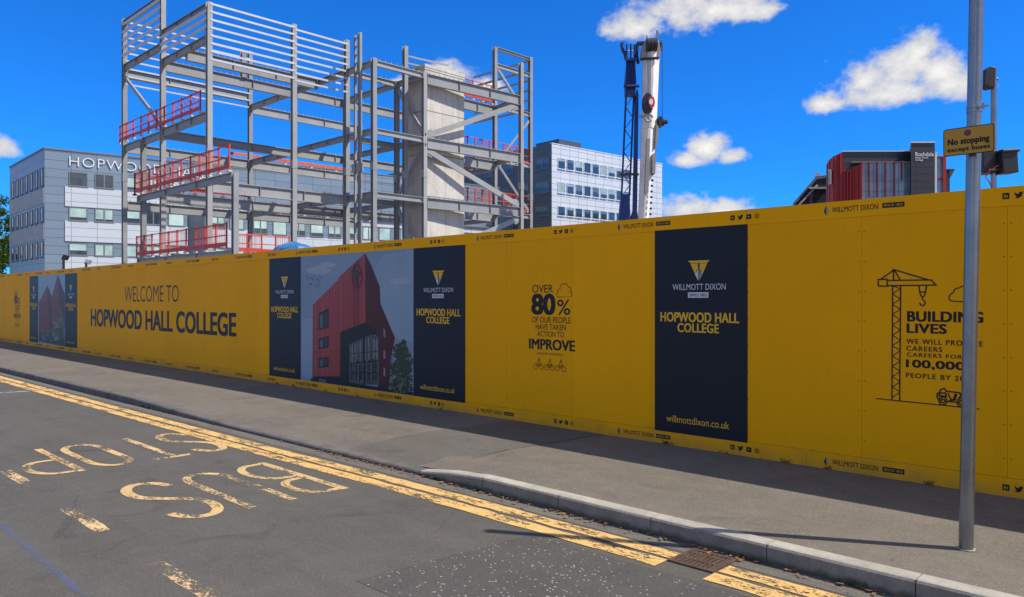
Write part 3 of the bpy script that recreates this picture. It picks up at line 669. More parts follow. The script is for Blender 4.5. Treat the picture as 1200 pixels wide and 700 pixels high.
for k in range(95): A(random.choice(['tree2', 'tree', 'leaf3']), *blob(*inn(), random.uniform(2, 5), random.uniform(2, 4.5), 6, .5))
for k in range(55): A(random.choice(['tree2', 'leaf3', 'leaf3', 'tree']), *blob(random.uniform(500, 582), random.uniform(548, 604), random.uniform(2, 6), random.uniform(2, 5), 7, .5))
for k in range(40): A(random.choice(['gl2', 'gl', 'lam', 'dk']), *blob(random.uniform(352, 456), random.uniform(440, 575), random.uniform(1.5, 4), random.uniform(2, 9), 5, .4))
for xq in range(356, 456, 10): A('dk', (xq, 425-(xq-352)*.42), (xq+1.3, 424-(xq-352)*.42), (xq+1.3, 573), (xq, 573))
for yq in (460, 530): A('dk', (350, yq), (459, yq-10+(yq-460)*.12), (459, yq-8+(yq-460)*.12), (350, yq+2))
for k in range(14): A('lam', *blob(random.uniform(180, 250), random.uniform(170, 215), 2.6, 1.6, 6, .4))
# round crest: ring, stem and leaves
cx, cy = 378, 172
ringo = arc(cx, cy, 19, 46, 0, 360, 30); ringi = arc(cx, cy, 16.5, 41, 0, 360, 30)
for i in range(30): pl.append(('lam', [Z8(*ringo[i]), Z8(*ringo[i+1]), Z8(*ringi[i+1]), Z8(*ringi[i])]))
for q in range(7):
    pl.append(('lam', [Z8(*p) for p in blob(cx + random.uniform(-8, 8), cy - 8 + random.uniform(-16, 14), 4.5, 8, 10, .3)]))
A('lam', (cx-1.5, cy+8), (cx+1.5, cy+6), (cx+2, cy+36), (cx-2, cy+37))
picture('printed_picture', -12.04, -8.89, 'printed picture of a tall red building under a pale sky', pl)
Z7 = lambda x, y: H(x/4.0, 300 + y/4.0)
pl = []
def A7(k, *pts): pl.append((k, [Z7(*p) for p in pts]))
A7('sky2', (183, 95), (305, 85), (305, 170), (183, 215))
A7('red2', (183, 218), (224, 138), (243, 195), (243, 350), (183, 355)); A7('dred', (224, 138), (247, 200), (247, 345), (232, 350))
A7('red2', (240, 205), (272, 88), (280, 120), (280, 330), (247, 345)); A7('dred', (274, 90), (305, 182), (305, 330), (280, 335))
for xq in range(188, 300, 9): A7('dred', (xq, 215 if xq < 240 else 190), (xq+3, 215 if xq < 240 else 190), (xq+3, 345), (xq, 348))
for k in range(30): A7(random.choice(['tree', 'tree2', 'leaf3']), *blob(random.uniform(255, 302), random.uniform(285, 400), 6, 12, 8, .45))
A7('tree', (183, 356), (240, 350), (300, 330), (305, 425), (183, 400)); A7('tree2', (222, 345), (280, 352), (280, 378), (222, 372)); A7('gl2', (255, 378), (275, 380), (275, 400), (255, 398))
for k in range(18): A7('lam', *blob(random.uniform(188, 300), random.uniform(360, 405), 7, 12, 9, .4))
for k in range(8): A7('gl2', *blob(random.uniform(188, 300), random.uniform(365, 405), 3, 8, 7, .4))
for k in range(9): A7('tree2', *blob(random.uniform(283, 301), random.uniform(260, 400), 6, 16, 9, .4))
picture('printed_picture', -28.2, -25.4, 'small far printed picture of two red gabled buildings', pl)

# ---- lettering straight on the yellow boards
IP = HP(.0015)
def letter_part(items, mat='ink', label=None, name='lettering'):
    for it in items:
        mb = MB(); body, bx, bold = it[:3]; put_text(mb, body, bx, IP, bold, it[3] if len(it) > 3 else 1.0)
        mb.build(name, M[mat], hd)['label'] = 'black lettering reading ' + body.lower() if label != 'name' else 'bold black college name lettering'
letter_part([('WELCOME TO', (H(146, 350)[0], H(209.5, 350)[0], 1.60, 1.985), -0.006)], label='thin black words WELCOME TO')
letter_part([('HOPWOOD HALL COLLEGE', (H(106.5, 360)[0], H(277, 360)[0], 0.92, 1.40), 0.060)], label='name')
def eighty(dx=0.0, s=1.0, cyan=False):
    f = lambda *b: (lambda q: (q[0]*s+dx, q[1]*s+dx, (q[2]-1.4)*s+1.4, (q[3]-1.4)*s+1.4))(fitbox(*b))
    o = letter_part([('OVER', f(623.8, 333.6, 648.2, 343.3), 0.008), ('80', f(622.7, 344.2, 651, 369.5), 0.07), ('%', f(653, 351.2, 668.4, 369.4), 0.012),
      ('OF OUR PEOPLE', f(623.6, 371.1, 668.8, 379.4), 0.006), ('HAVE TAKEN', f(627.9, 379.7, 663.2, 387.6), 0.006), ('ACTION TO', f(629.7, 388, 661, 395.6), 0.006),
      ('IMPROVE', f(619.9, 396.6, 674, 412.3), 0.06), ('ENVIRONMENT', f(630, 412.8, 661, 417.6), 0.0)], label='black lettering about over 80% of people')
    mb = MB(); c = fitbox(652.5, 332, 670.5, 348.5); w, h = c[1]-c[0], c[3]-c[2]
    cl = lambda u, v: ((c[0]+u*w)*s+dx, (c[2]+v*h-1.4)*s+1.4)
    pts = [(.12, .02), (.88, .02)] + arc(.84, .2, .15, .18, -80, 80, 6) + arc(.78, .52, .16, .2, -20, 100, 6) + arc(.5, .7, .27, .28, 35, 170, 8) + arc(.22, .45, .16, .16, 90, 200, 6) + arc(.14, .2, .13, .18, 110, 250, 6)
    ribbon(mb, [cl(*p) for p in pts], .0075*s, IP, closed=True); mb.build('cloud_outline', M['cyanp' if cyan else 'ink'], hd)
    mb = MB(); b = fitbox(625.5, 419.5, 663.5, 436); w, h = b[1]-b[0], b[3]-b[2]
    for k in range(3):
        u0 = k*.34; q = lambda u, v: ((b[0]+(u0+u*.31)*w)*s+dx, (b[2]+v*h-1.4)*s+1.4)
        for cxx in (.2, .8): ribbon(mb, [q(cxx+.2*math.cos(a*.4488), .25+.24*math.sin(a*.4488)) for a in range(14)], .006*s, IP, closed=True)
        ribbon(mb, [q(.2, .25), (q(.42, .55)), q(.7, .55), q(.8, .25)], .006*s, IP); ribbon(mb, [q(.42, .55), q(.5, .25), q(.7, .55)], .006*s, IP)
        ribbon(mb, [q(.38, .62), q(.55, .86), q(.7, .66)], .007*s, IP); ribbon(mb, [q(.56+.07*math.cos(a*.785), .95+.06*math.sin(a*.785)) for a in range(8)], .006*s, IP, closed=True)
    mb.build('cyclist_drawing', M['ink'], hd)
eighty()
f0 = fitbox(619.9, 396.6, 674, 412.3)
eighty(dx=-30.75 - (f0[0]+f0[1])/2 * 1.15, s=1.15, cyan=True)
# "building lives" graphic
ZB = lambda x, y: H(1010 + x/3.684, 300 + y/3.684)
def fb(x0, y0, x1, y1): return fitbox(1010+x0/3.684, 300+y0/3.684, 1010+x1/3.684, 300+y1/3.684)
letter_part([('BUILDING', fb(195, 238, 525, 290), 0.07, 1.06), ('LIVES', fb(193, 291, 367, 338), 0.07, 1.06), ('WE WILL PROVIDE', fb(192, 357, 523, 392), 0.04, 1.2), ('CAREERS', fb(192, 388, 347, 416), 0.04, 1.2),
             ('CAREERS FOR', fb(194, 417, 434, 446), 0.04, 1.2), ('100,000', fb(190, 446, 446, 501), 0.07, 1.04), ('PEOPLE BY 2030', fb(190, 504, 486, 545), 0.04, 1.2)], label='black lettering BUILDING LIVES beside the crane drawing')
mb = MB(); lw = .011
def rb(pts, closed=False, w=lw): ribbon(mb, [ZB(*p) for p in pts], w, IP, closed)
rb([(133, 128), (130, 624)]); rb([(168, 130), (163, 627)])
zz = [(133, 130)]
for k in range(22): zz.append((166 if k % 2 == 0 else 132.5, 142 + k*22.3))
rb(zz, w=.007)
rb([(71, 102), (110, 101), (109, 131), (71, 130)], True); rb([(110, 106), (300, 104), (320, 126), (110, 129)], True)
rb([(80, 102), (140, 60), (285, 103)]); rb([(137, 62), (137, 104)]); rb([(142, 62), (165, 104)]); rb([(134, 58), (147, 62)])
rb([(246, 127), (250, 156), (275, 156), (280, 126)]); rb([(250, 158), (255, 172), (262, 178), (270, 172), (275, 158)]); rb([(262, 178), (262, 190)])
rb([(262 + 11*math.cos(R(a)), 203 + 12*math.sin(R(a))) for a in range(-80, 190, 22)])
mb.build('crane_drawing', M['ink'], hd)
mb = MB(); rb([(62, 616), (300, 640), (508, 661)], w=.009); mb.build('ground_line', M['ink'], hd)
mb = MB(); rb([(395, 196), (470, 199)] + [(470+18*math.cos(R(a)), 180+18*math.sin(R(a))) for a in range(80, -100, -25)] + [(440+22*math.cos(R(a)), 152+22*math.sin(R(a))) for a in range(-10, -150, -25)] + [(412+15*math.cos(R(a)), 155+15*math.sin(R(a))) for a in range(-80, -200, -25)] + [(392+16*math.cos(R(a)), 180+16*math.sin(R(a))) for a in range(-110, -260, -25)], True, .009); mb.build('cloud_outline', M['ink'], hd)
mb = MB(); lw = .008
for r_ in (17, 8): rb([(350+r_*math.cos(k*.449), 626+r_*1.02*math.sin(k*.449)) for k in range(14)], True)
for r_ in (17, 8): rb([(428+r_*math.cos(k*.449), 632+r_*1.02*math.sin(k*.449)) for k in range(14)], True)
rb([(325, 612), (325, 596), (336, 588), (340, 578), (356, 572), (366, 585), (378, 586), (420, 590), (428, 603), (420, 615)]); rb([(334, 604), (338, 592), (362, 592), (366, 606)], True)
rb([(326, 612), (332, 622)]); rb([(372, 592), (384, 620), (396, 620), (404, 594)]); rb([(410, 596), (402, 622), (376, 626)]); rb([(370, 628), (408, 632)]); rb([(420, 592), (446, 598), (440, 618)])
mb.build('dump_truck_drawing', M['ink'], hd)
# ---- repeated line of name and social icons on the two strips
SP_ = HP(.0055)
def strip_logo(Xc, zc, k_=1.0):
    mb = MB(); x0 = Xc - .345
    tri = [(x0, zc-.012), (x0+.02, zc+.045), (x0+.02, zc-.045)]; mb.add([SP_(*p) for p in tri], [(0, 2, 1)], 0)
    mb.add([SP_(x0+.023, zc+.045), SP_(x0+.043, zc-.005), SP_(x0+.023, zc-.045)], [(0, 2, 1)], 1)
    put_text(mb, 'WILLMOTT DIXON', (x0+.075, x0+.475, zc-.024, zc+.024), SP_, 0.006, mi=0)
    bx = (x0+.51, x0+.69, zc-.02, zc+.024); mb.add([SP_(bx[0], bx[2]), SP_(bx[1], bx[2]), SP_(bx[1], bx[3]), SP_(bx[0], bx[3])], [(0, 1, 2, 3)], 0)
    put_text(mb, 'SINCE 1852', (bx[0]+.012, bx[1]-.012, bx[2]+.012, bx[3]-.012), HP(.0065), 0.01, mi=2)
    mb.build('strip_logo', [M['ink'], M['greyp'], M['tyel']], hd)
def strip_icons(Xc, zc):
    mb = MB(); s_ = .024
    def quad(cx_, e, w_, h_, mi): mb.add([HP(.0055+e)(cx_-w_, zc-h_), HP(.0055+e)(cx_+w_, zc-h_), HP(.0055+e)(cx_+w_, zc+h_), HP(.0055+e)(cx_-w_, zc+h_)], [(0, 1, 2, 3)], mi)
    quad(Xc-.13, 0, s_, s_, 0); put_text(mb, 'in', (Xc-.144, Xc-.116, zc-.013, zc+.015), HP(.0065), 0.02, mi=1)
    b = [(-.03, -.02), (-.012, -.012), (-.026, .0), (-.02, .002), (-.031, .014), (-.026, .015), (-.032, .027), (-.012, .012), (.002, .01), (.004, .022), (.014, .027), (.022, .022), (.034, .024), (.027, .015), (.02, -.008), (.0, -.025)]
    mb.add([SP_(Xc-.045+a_, zc+c_) for a_, c_ in b], [tuple(range(len(b)))], 0)
    quad(Xc+.045, 0, s_*1.1, s_, 0); mb.add([HP(.0065)(Xc+.037, zc-.009), HP(.0065)(Xc+.056, zc), HP(.0065)(Xc+.037, zc+.009)], [(0, 1, 2)], 1)
    ribbon(mb, [(Xc+.13+.022*math.cos(k*.628), zc+.022*math.sin(k*.628)) for k in range(10)], .005, SP_, True); ribbon(mb, [(Xc+.13+.009*math.cos(k*.785), zc+.009*math.sin(k*.785)) for k in range(8)], .004, SP_, True)
    mb.build('social_icons', [M['ink'], M['tyel']], hd)
for k in range(-2, 16):
    for zc in (2.487, .192):
        strip_logo(-2.53 - 2.33*k, zc); strip_icons(-1.31 - 2.35*k, zc)

# ================================================================== POST + SIGN
PXb = (-1.315, 5.39)
ps = thing('sign_post', 'leaning galvanised steel post standing on the pavement', 'post', (PXb[0], PXb[1], PZ))
lean = (.014, .012)
pt = lambda z: (PXb[0] + lean[0]*(z-PZ), PXb[1] + lean[1]*(z-PZ), z)
mb = MB(); mb.tube([pt(PZ-.02), pt(2.0), pt(3.72)], .0415, 24); mb.build('pole', M['galv'], ps, smooth=True)
mb = MB(); mb.tube([pt(3.72), pt(3.75)], .046, 20); mb.build('cap', M['galv'], ps, smooth=True)
mb = MB(); mb.tube([pt(2.835), pt(2.85)], .0445, 20); mb.tube([pt(2.86), pt(2.875)], .0445, 20)
q = Vector(pt(2.855)); mb.bar(q+Vector((.03, -.045, 0)), q+Vector((.085, -.03, .005)), .012); mb.bar(q+Vector((.06, -.05, -.015)), q+Vector((.06, -.05, .02)), .012)
mb.build('band_clip', M['galv'], ps)
mb = MB(); mb.add([(PXb[0]+(.055+random.uniform(-.008, .012))*math.cos(k*.449), PXb[1]+(.055+random.uniform(-.01, .012))*math.sin(k*.449), PZ+.006) for k in range(14)], [tuple(range(14))]); mb.build('base_collar', M['kerb'], ps)
SY = 5.325
sx0, sx1, sz0, sz1 = -1.425, -1.148, 2.565, 2.735
sg = thing('traffic_sign', 'yellow no stopping sign clamped to the leaning steel post', 'sign', ((sx0+sx1)/2, SY, sz0))
M['signyel'] = simple('sign yellow', (0.52, 0.265, 0.01), 0.4, spec=0.4, var=0.06)
def rrect(x0, x1, z0, z1, r, n=5):
    return arc(x1-r, z1-r, r, r, 0, 90, n) + arc(x0+r, z1-r, r, r, 90, 180, n) + arc(x0+r, z0+r, r, r, 180, 270, n) + arc(x1-r, z0+r, r, r, 270, 360, n)
mb = MB(); mb.prism([(x, SY, z) for x, z in rrect(sx0, sx1, sz0, sz1, .016)], (0, .003, 0)); plate = mb.build('plate', M['ink'], sg)
mb = MB(); mb.add([(x, SY-.0006, z) for x, z in rrect(sx0+.005, sx1-.005, sz0+.005, sz1-.005, .012)], [tuple(range(24))]); mb.build('face', M['signyel'], sg)
M['signred'] = simple('sign red', (0.20, 0.02, 0.03), 0.4); M['signblue'] = simple('sign blue', (0.03, 0.03, 0.13), 0.4)
cxs, czs = (sx0+sx1)/2-.004, sz1-.038
mb = MB(); mb.add([(cxs+.02*math.cos(k*.314), SY-.0012, czs+.02*math.sin(k*.314)) for k in range(20)], [tuple(range(20))], 0)
mb.add([(cxs+.0135*math.cos(k*.314), SY-.0018, czs+.0135*math.sin(k*.314)) for k in range(20)], [tuple(range(20))], 1)
for a in (45, 135):
    c_, s_ = math.cos(R(a)), math.sin(R(a)); l_, w_ = .0155, .003; e = .0022 if a == 45 else .0026
    mb.add([(cxs+c_*u*l_-s_*v*w_, SY-e, czs+s_*u*l_+c_*v*w_) for u, v in ((-1, -1), (1, -1), (1, 1), (-1, 1))], [(0, 1, 2, 3)], 0)
mb.build('symbol', [M['signred'], M['signblue']], sg)
SPn = lambda X, Z, e=0: Vector((X, SY-.0014-e, Z))
mb = MB(); put_text(mb, 'No stopping', (sx0+.025, sx1-.025, sz0+.055, sz0+.105), SPn, 0.05, 1.08); mb.build('lettering', M['ink'], sg); mb = MB(); put_text(mb, 'except buses', (sx0+.022, sx1-.022, sz0+.016, sz0+.051), SPn, 0.05, 1.08); mb.build('lettering', M['ink'], sg)
mb = MB(); mb.box(sx0+.02, sx1-.02, SY+.0035, SY+.016, sz0+.07, sz0+.1); zq = sz0+.085; mb.tube([pt(zq-.012), pt(zq+.012)], .045, 20); mb.build('bracket', M['galv'], sg)

# ================================================================== CAMERA MAST behind the hoarding
M['dark'] = simple('dark plastic', (0.018, 0.019, 0.022), 0.45)
M['cable_red'] = simple('red cable', (0.45, 0.03, 0.03), 0.5)
b0 = atT(1164.5, 350, 10.0)
ms = thing('camera_mast', 'slim grey pole with black floodlight and boxes behind the hoarding', 'mast', (b0.x, b0.y, 0))
Tm = lambda px, py, dt=0: atT(px, py, 10.0 + dt)
mb = MB(); mb.tube([(b0.x, b0.y, 0), (b0.x, b0.y, 4.68)], .036, 16); mb.build('pole', M['galv'], ms, smooth=True)
rt = Vector((RX, RY, 0)); fw = Vector((VX, VY, 0)); UZ = Vector((0, 0, 1))
def lbox(mb, c, rx, ry, rz, mi=0, tilt=0.0):
    R_ = rt*math.cos(tilt)+UZ*math.sin(tilt); U_ = UZ*math.cos(tilt)-rt*math.sin(tilt)
    vs = [c + R_*rx*a + fw*ry*b + U_*rz*cc for cc in (-1, 1) for b in (-1, 1) for a in (-1, 1)]
    mb.add(vs, [(0, 2, 3, 1), (4, 5, 7, 6), (0, 1, 5, 4), (2, 6, 7, 3), (0, 4, 6, 2), (1, 3, 7, 5)], mi)
mb = MB(); prof = [(1162, 82), (1156, 80), (1151, 84), (1149.5, 92), (1150, 101), (1157, 104), (1161, 104)]
mb.prism([Tm(*p) - fw*.09 for p in prof], fw*.18); mb.tube([Tm(1162, 92), Tm(1169, 93)], .02, 8); mb.tube([Tm(1152, 102), Tm(1155, 106), Tm(1161, 104)], .008, 6); mb.build('floodlight', M['dark'], ms, bevel=.01)
mb = MB(); lbox(mb, Tm(1154.5, 191, .05), .085, .1, .15); mb.build('equipment_box', M['dark'], ms, bevel=.012)
mb = MB(); lbox(mb, Tm(1178.5, 190, -.05), .10, .1, .155, 0, .06); lbox(mb, Tm(1178.5, 178.5, -.05), .115, .12, .02, 0, .06); mb.build('equipment_box', M['dark'], ms, bevel=.012)
mb = MB(); mb.bar(Tm(1158, 181), Tm(1176, 178), .025); mb.bar(Tm(1158, 199, -.05), Tm(1176, 199, -.05), .02); mb.build('bracket', M['galv'], ms)
mb = MB(); mb.tube([Tm(1170, 194, -.12), Tm(1166, 196, -.12), Tm(1157, 203, -.1), Tm(1155, 208, -.1), Tm(1159, 213, -.1), Tm(1162, 219, -.08), Tm(1163, 240, -.06)], .008, 6); mb.build('cable', M['cable_red'], ms)

# ================================================================== STEEL FRAME
Z0, Z1, Z2, Z3 = 4.1, 7.97, 11.7, 15.7
sf = thing('steel_frame', 'grey steel skeleton of a building under construction behind the hoarding', 'steel frame', (-44, 24, 0))
def column(x, y, z1, z0=0.0, s_=.27):
    mb = MB(); mb.ibeam((x, y, z0), (x, y, z1), s_, s_, .03, .03, up=(1, 0, 0)); mb.box(x-.18, x+.18, y-.18, y+.18, z0, z0+.03)
    if z0 == 0 and z1 > 13:
        for zz_ in (9.2,): mb.box(x-.15, x+.15, y-.15, y+.15, zz_, zz_+.5)
    mb.build('column', M['steel'], sf)
def beam(p0, p1, ztop, h=.4, b=.2, studs=False, name='beam'):
    (x0, y0), (x1, y1) = p0, p1; mb = MB(); z = ztop - h/2
    d = Vector((x1-x0, y1-y0, 0)); L = d.length; d.normalize(); a = Vector((x0, y0, z)) + d*.14; c = Vector((x1, y1, z)) - d*.14
    mb.ibeam(a, c, h, b, .035, .018)
    sd_ = Vector((-d.y, d.x, 0))
    for e_, sg_ in ((a, 1), (c, -1)):
        q0 = e_ + d*sg_*.013; vs = [q0 + d*u*.012 + sd_*v*(b*.5+.035) + UZ*w_*(h*.5+.03) for w_ in (-1, 1) for v in (-1, 1) for u in (-1, 1)]
        mb.add(vs, [(0, 2, 3, 1), (4, 5, 7, 6), (0, 1, 5, 4), (2, 6, 7, 3), (0, 4, 6, 2), (1, 3, 7, 5)])
        for w_ in (-.3, 0, .3):
            for v in (-1, 1): q1 = q0 + sd_*v*(b*.5+.005) + UZ*h*w_; mb.bar(q1, q1 + d*sg_*.05, .035)
    if L > 5:
        for f_ in (.33, .66):
            q0 = a.lerp(c, f_); vs = [q0 + d*u*.008 + sd_*v*b*.48 + UZ*w_*(h*.5-.036) for w_ in (-1, 1) for v in (-1, 1) for u in (-1, 1)]
            mb.add(vs, [(0, 2, 3, 1), (4, 5, 7, 6), (0, 1, 5, 4), (2, 6, 7, 3), (0, 4, 6, 2), (1, 3, 7, 5)])
    if studs:
        n = int(L/.38)
        for k in range(1, n): q = Vector((x0, y0, ztop)) + d*(L*k/n); mb.box(q.x-.02, q.x+.02, q.y-.02, q.y+.02, ztop-.002, ztop+.12)
    mb.build(name, M['steel'], sf)
def brace(p0, p1, w=.22):
    mb = MB(); mb.bar(p0, p1, .12, w)
    d = (Vector(p1)-Vector(p0)).normalized()
    for p, s_ in ((p0, 1), (p1, -1)): mb.bar(Vector(p)-d*s_*.15, Vector(p)+d*s_*.5, .05, w*1.7)
    mb.build('brace', M['steel'], sf)
def rail(p0, p1, s_=.11, m='rail_white'):
    mb = MB(); mb.bar(p0, p1, .07, s_); mb.build('cladding_rail', M[m], sf)
XE, XM, XL, XJ, XC = -40.1, -46.3, -52.5, -43.3, -37.3
YA, YP, YB, YC = 18.0, 23.0, 26.6, 30.4
for a in [(XE, YA, 17.45), (XM, YA, 19.7), (XL, YA, 19.7), (XE, YP, 17.55), (XE, YB, 17.5), (XM, YB, Z3), (XL, YB, 19.6), (-49.3, YA, 11.2), (-36.5, YA-.3, Z1),
          (XM, YP, 17.4, Z3), (XC, YB, Z3+.1), (XC, YC, Z3+.1), (XE, YC, Z3), (-36.7, 38.5, 18.0), (XE, 39.3, 20.05), (XE, 43.1, 20.15), (-44.3, 39.3, Z3-.4),
          (-38.45, 29.8, 17.5), (XM, YC+.2, Z3), (XM, 36.1, Z3), (XL, 36.1, Z3)]:
    column(*a)
column(-38.75, 26.3, 17.4, 0, .13); column(-38.25, 26.3, 17.45, 0, .17)
# X-direction beams on the front line
beam((XL, YA), (XM, YA), 16.75, .4); beam((XM, YA), (XE, YA), 15.75, .4)
beam((XL, YA), (XM, YA), 19.6, .3); beam((XM, YA), (XE, YA), 17.45, .3)
beam((XL, YA), (-49.3, YA), 11.55, .42); beam((-49.3, YA), (XM, YA), 11.55, .42); beam((XM, YA), (XE, YA), 11.65, .45)
beam((-49.3, YA-.3), (-36.5, YA-.3), Z1, .38); beam((-49.3, YA-.3), (-36.5, YA-.3), Z0, .38)
for z in (Z1, Z2, Z3): beam((XL, YB), (XM, YB), z, .42); beam((XM, YB), (XE, YB), z, .36); beam((XE, YB), (XC, YB), z, .36); beam((XE, YC), (XC, YC), z, .36); beam((XM, YC), (XE, YC), z, .36)
# Y-direction beams
beam((XE, YA), (XE, YB), Z1, .62, .24, True)
beam((XM, YA), (XM, YB), Z1-.05, .62, .24, True); beam((XL, YA), (XL, YB), Z1, .6, .24, True)
beam((XM, YA), (XM, YB), Z2-.1, .5, .3, False); beam((XM, YB), (XM, 36), Z2, .55, .24, True); beam((XL, YA), (XL, YB), Z2, .6, .24, True); beam((XL, YB), (XL, 36), Z2, .6, .24, True)
beam((XJ, YA), (XJ, YB), Z3, .62, .24, True); beam((XM, YA), (XM, YB), Z3, .62, .24, True); beam((XL, YA), (XL, YB), 16.5, .6, .24, True); beam((XL, YB), (XL, 36), Z3, .6, .24, True); beam((XM, YB), (XM, 36), Z3, .6, .24, True)
beam((XL, YB), (XL, 36), Z1, .6, .24, True); beam((XM, YB), (XM, 36), Z1, .6, .24, True)
for z in (Z1, Z2, Z3): beam((XC, YB), (XC, YC), z, .34, .2, z == Z3); beam((XE, YB), (XE, YC), z, .34, .2, z == Z3); beam((XC, YC), (-36.7, 38.5), z, .66, .24, True)
brace((XL, YA, 16.0), (XM, YA, 11.8)); brace((XE, YC, Z3-.4), (XC, YC, Z2+.2)); brace((XC, YC, Z2-.4), (XE, YC, Z1+.2)); brace((XE, YC, Z1-.4), (XC, YC, Z0))
brace((XC, YC+.2, Z2+.15), (-36.75, 38.0, Z3-.75), .34); brace((XC, YC+.2, Z2-.75), (-36.75, 38.3, Z1+.15), .34); brace((XC, YC+.2, Z0), (-36.75, 38.3, Z1-.75), .34)
# back bay at the right
for z in (18.9, 15.9, 12.0, 8.1): beam((XE, 39.3), (XE, 43.1), z, .34)
beam((XE, 39.3), (XE, 43.1), 20.1, .22)
for z in (Z1, Z2, Z3): beam((XE, 34.2), (XE, 39.3), z, .7, .24, True); beam((-36.7, 38.5), (XE, 39.3), z, .34); beam((XE, 39.3), (-44.3, 39.3), z-.4, .3)
brace((XE, 39.4, 18.7), (XE, 42.2, 16.1), .2); brace((XE, 39.5, 11.6), (XE, 42.8, 8.4), .2); brace((XE, 42.9, 15.2), (XE, 40.0, 12.2), .12)
for k in range(6): rail((XE, 43.1, 19.9-.75*k), (-46.5, 43.1, 19.9-.75*k), .16, 'steel')
# cladding rails
for k in range(5): rail((XL, YA-.12, 17.3+.5*k), (XM, YA-.12, 17.3+.5*k), .17)
for k in range(3): rail((XM, YA-.12, 16.15+.42*k), (XE, YA-.12, 16.15+.42*k), .17)
for k in range(8):
    z = 17.35 - .42*k; rail((XE+.12, YA, z), (XE+.12, YP, z)); rail((XE+.12, YP, z-.12), (XE+.12, YB, z-.12))
for k in range(9): rail((XL+.12, YA, 19.5-.5*k), (XL+.12, YB, 19.5-.5*k), .1)
for k in range(5): rail((-38.3, 26.3, 17.2-.5*k), (-38.75, 26.3, 17.2-.5*k), .09, 'steel')
for k in range(3): rail((-38.4, 29.8, 16.9-.45*k), (-38.0, 33.0, 16.9-.45*k), .1, 'steel')
for k in range(6): rail((XE+.05, YB, 17.2-.42*k), (XE-.7, YB, 17.2-.42*k), .08, 'steel')
M['tan'] = simple('tan timber beam', (0.36, 0.29, 0.2), 0.8)

# ---- concrete lift core
cc = thing('concrete_core', 'tall bare concrete lift core standing inside the steel frame', 'concrete core', (-38.8, 32, 0))
mb = MB(); mb.box(-39.95, -37.65, 30.75, 34.05, 0, 16.1); mb.build('wall', M['concrete'], cc)
mb = MB(); mb.box(-39.95, -37.62, 30.72, 34.08, 16.105, 16.45); mb.build('parapet_upstand', M['concrete'], cc)

# ---- edge barriers
def barrier(p0, p1, z, label, h=1.15, step=1.15, mesh=True, col='red', toe=True, drop=0.0):
    p0, p1 = Vector((*p0, 0)), Vector((*p1, 0)); d = (p1-p0); L = d.length; d.normalize()
    t_ = thing('edge_barrier', label, 'safety barrier', (p0.x, p0.y, z), group='red edge barriers on the steel frame')
    up = UZ
    if toe:
        mb = MB(); mb.bar(p0+UZ*(z+.25), p1+UZ*(z+.25), .04, .19); mb.build('toe_board', M[col], t_)
    for zz_ in (h, h*.55):
        mb = MB(); mb.tube([p0+UZ*(z+zz_), p1+UZ*(z+zz_)], .03, 6); mb.build('rail', M[col], t_)
    n = max(1, round(L/step))
    for k in range(n+1):
        q = p0 + d*(L*k/n); mb = MB(); mb.bar(q+UZ*z, q+UZ*(z+h+.06), .07, .07); mb.box(q.x-.1, q.x+.1, q.y-.1, q.y+.1, z-.02, z+.06, 1)
        mb.build('post', [M[col], M['greymesh']], t_)
    if mesh:
        for k0 in range(n):
            if k0 % 4 == 2: continue
            mb = MB(); a_ = p0 + d*(L*k0/n); b_ = p0 + d*(L*(k0+1)/n)
            for k in range(1, 6):
                q = a_.lerp(b_, k/6); mb.bar(q+UZ*(z+.3), q+UZ*(z+h), .015, .015)
            mb.bar(a_+UZ*(z+.36), b_+UZ*(z+.36), .02); mb.bar(a_+UZ*(z+h-.06), b_+UZ*(z+h-.06), .02)
            mb.build('mesh_panel', M[col], t_)
barrier((XL-.1, YA-.25), (XE-.5, YA-.25), 11.62, 'long red edge barrier highest on the left of the steel frame')
barrier((-49.3, YA-.5), (-36.7, YA-.5), Z1+.03, 'long red edge barrier at middle height on the left of the frame', 1.3)
barrier((-49.0, YA-.5), (-37.0, YA-.5), Z0+.03, 'long red edge barrier lowest on the left just above the hoarding', 1.3)
barrier((-49.3, YA-.5), (-49.3, YA+1.6), Z1+.03, 'short red barrier return at the left end of the middle barrier', 1.3, .7)
barrier((XE+.2, 19.2), (XE+.2, 22.6), Z0, 'red barrier just above hoarding right of the short front column', 1.1, .8)
barrier((XM+.1, 19.0), (XM+.1, 23.4), Z1, 'red barrier seen between two deep grey beams', .9, .9)
barrier((XL, 25), (XL, 36), Z2+.05, 'orange strip barrier in front of the grey college roof', .35, 2.2, False, 'orange')
barrier((XL, 27), (XL, 37), Z1+.05, 'orange strip barrier crossing the white bands of the college', .3, 2.2, False, 'orange')
barrier((XE, 35.2), (XE, 39.0), Z3+.1, 'red barrier highest of all right of the concrete core', 1.35, .9)
barrier((XE, 35.2), (XE, 43), Z2+.1, 'red barrier at middle height right of the concrete core', 1.3, .7)
barrier((XE, 35.2), (XE, 43), Z1+.1, 'red meshed barrier lowest right of the concrete core', 1.4, .7)
barrier((-47, 41), (-40.5, 41), Z2+.1, 'short red barrier behind the right columns of the frame', 1.0, .8, True, 'orange')

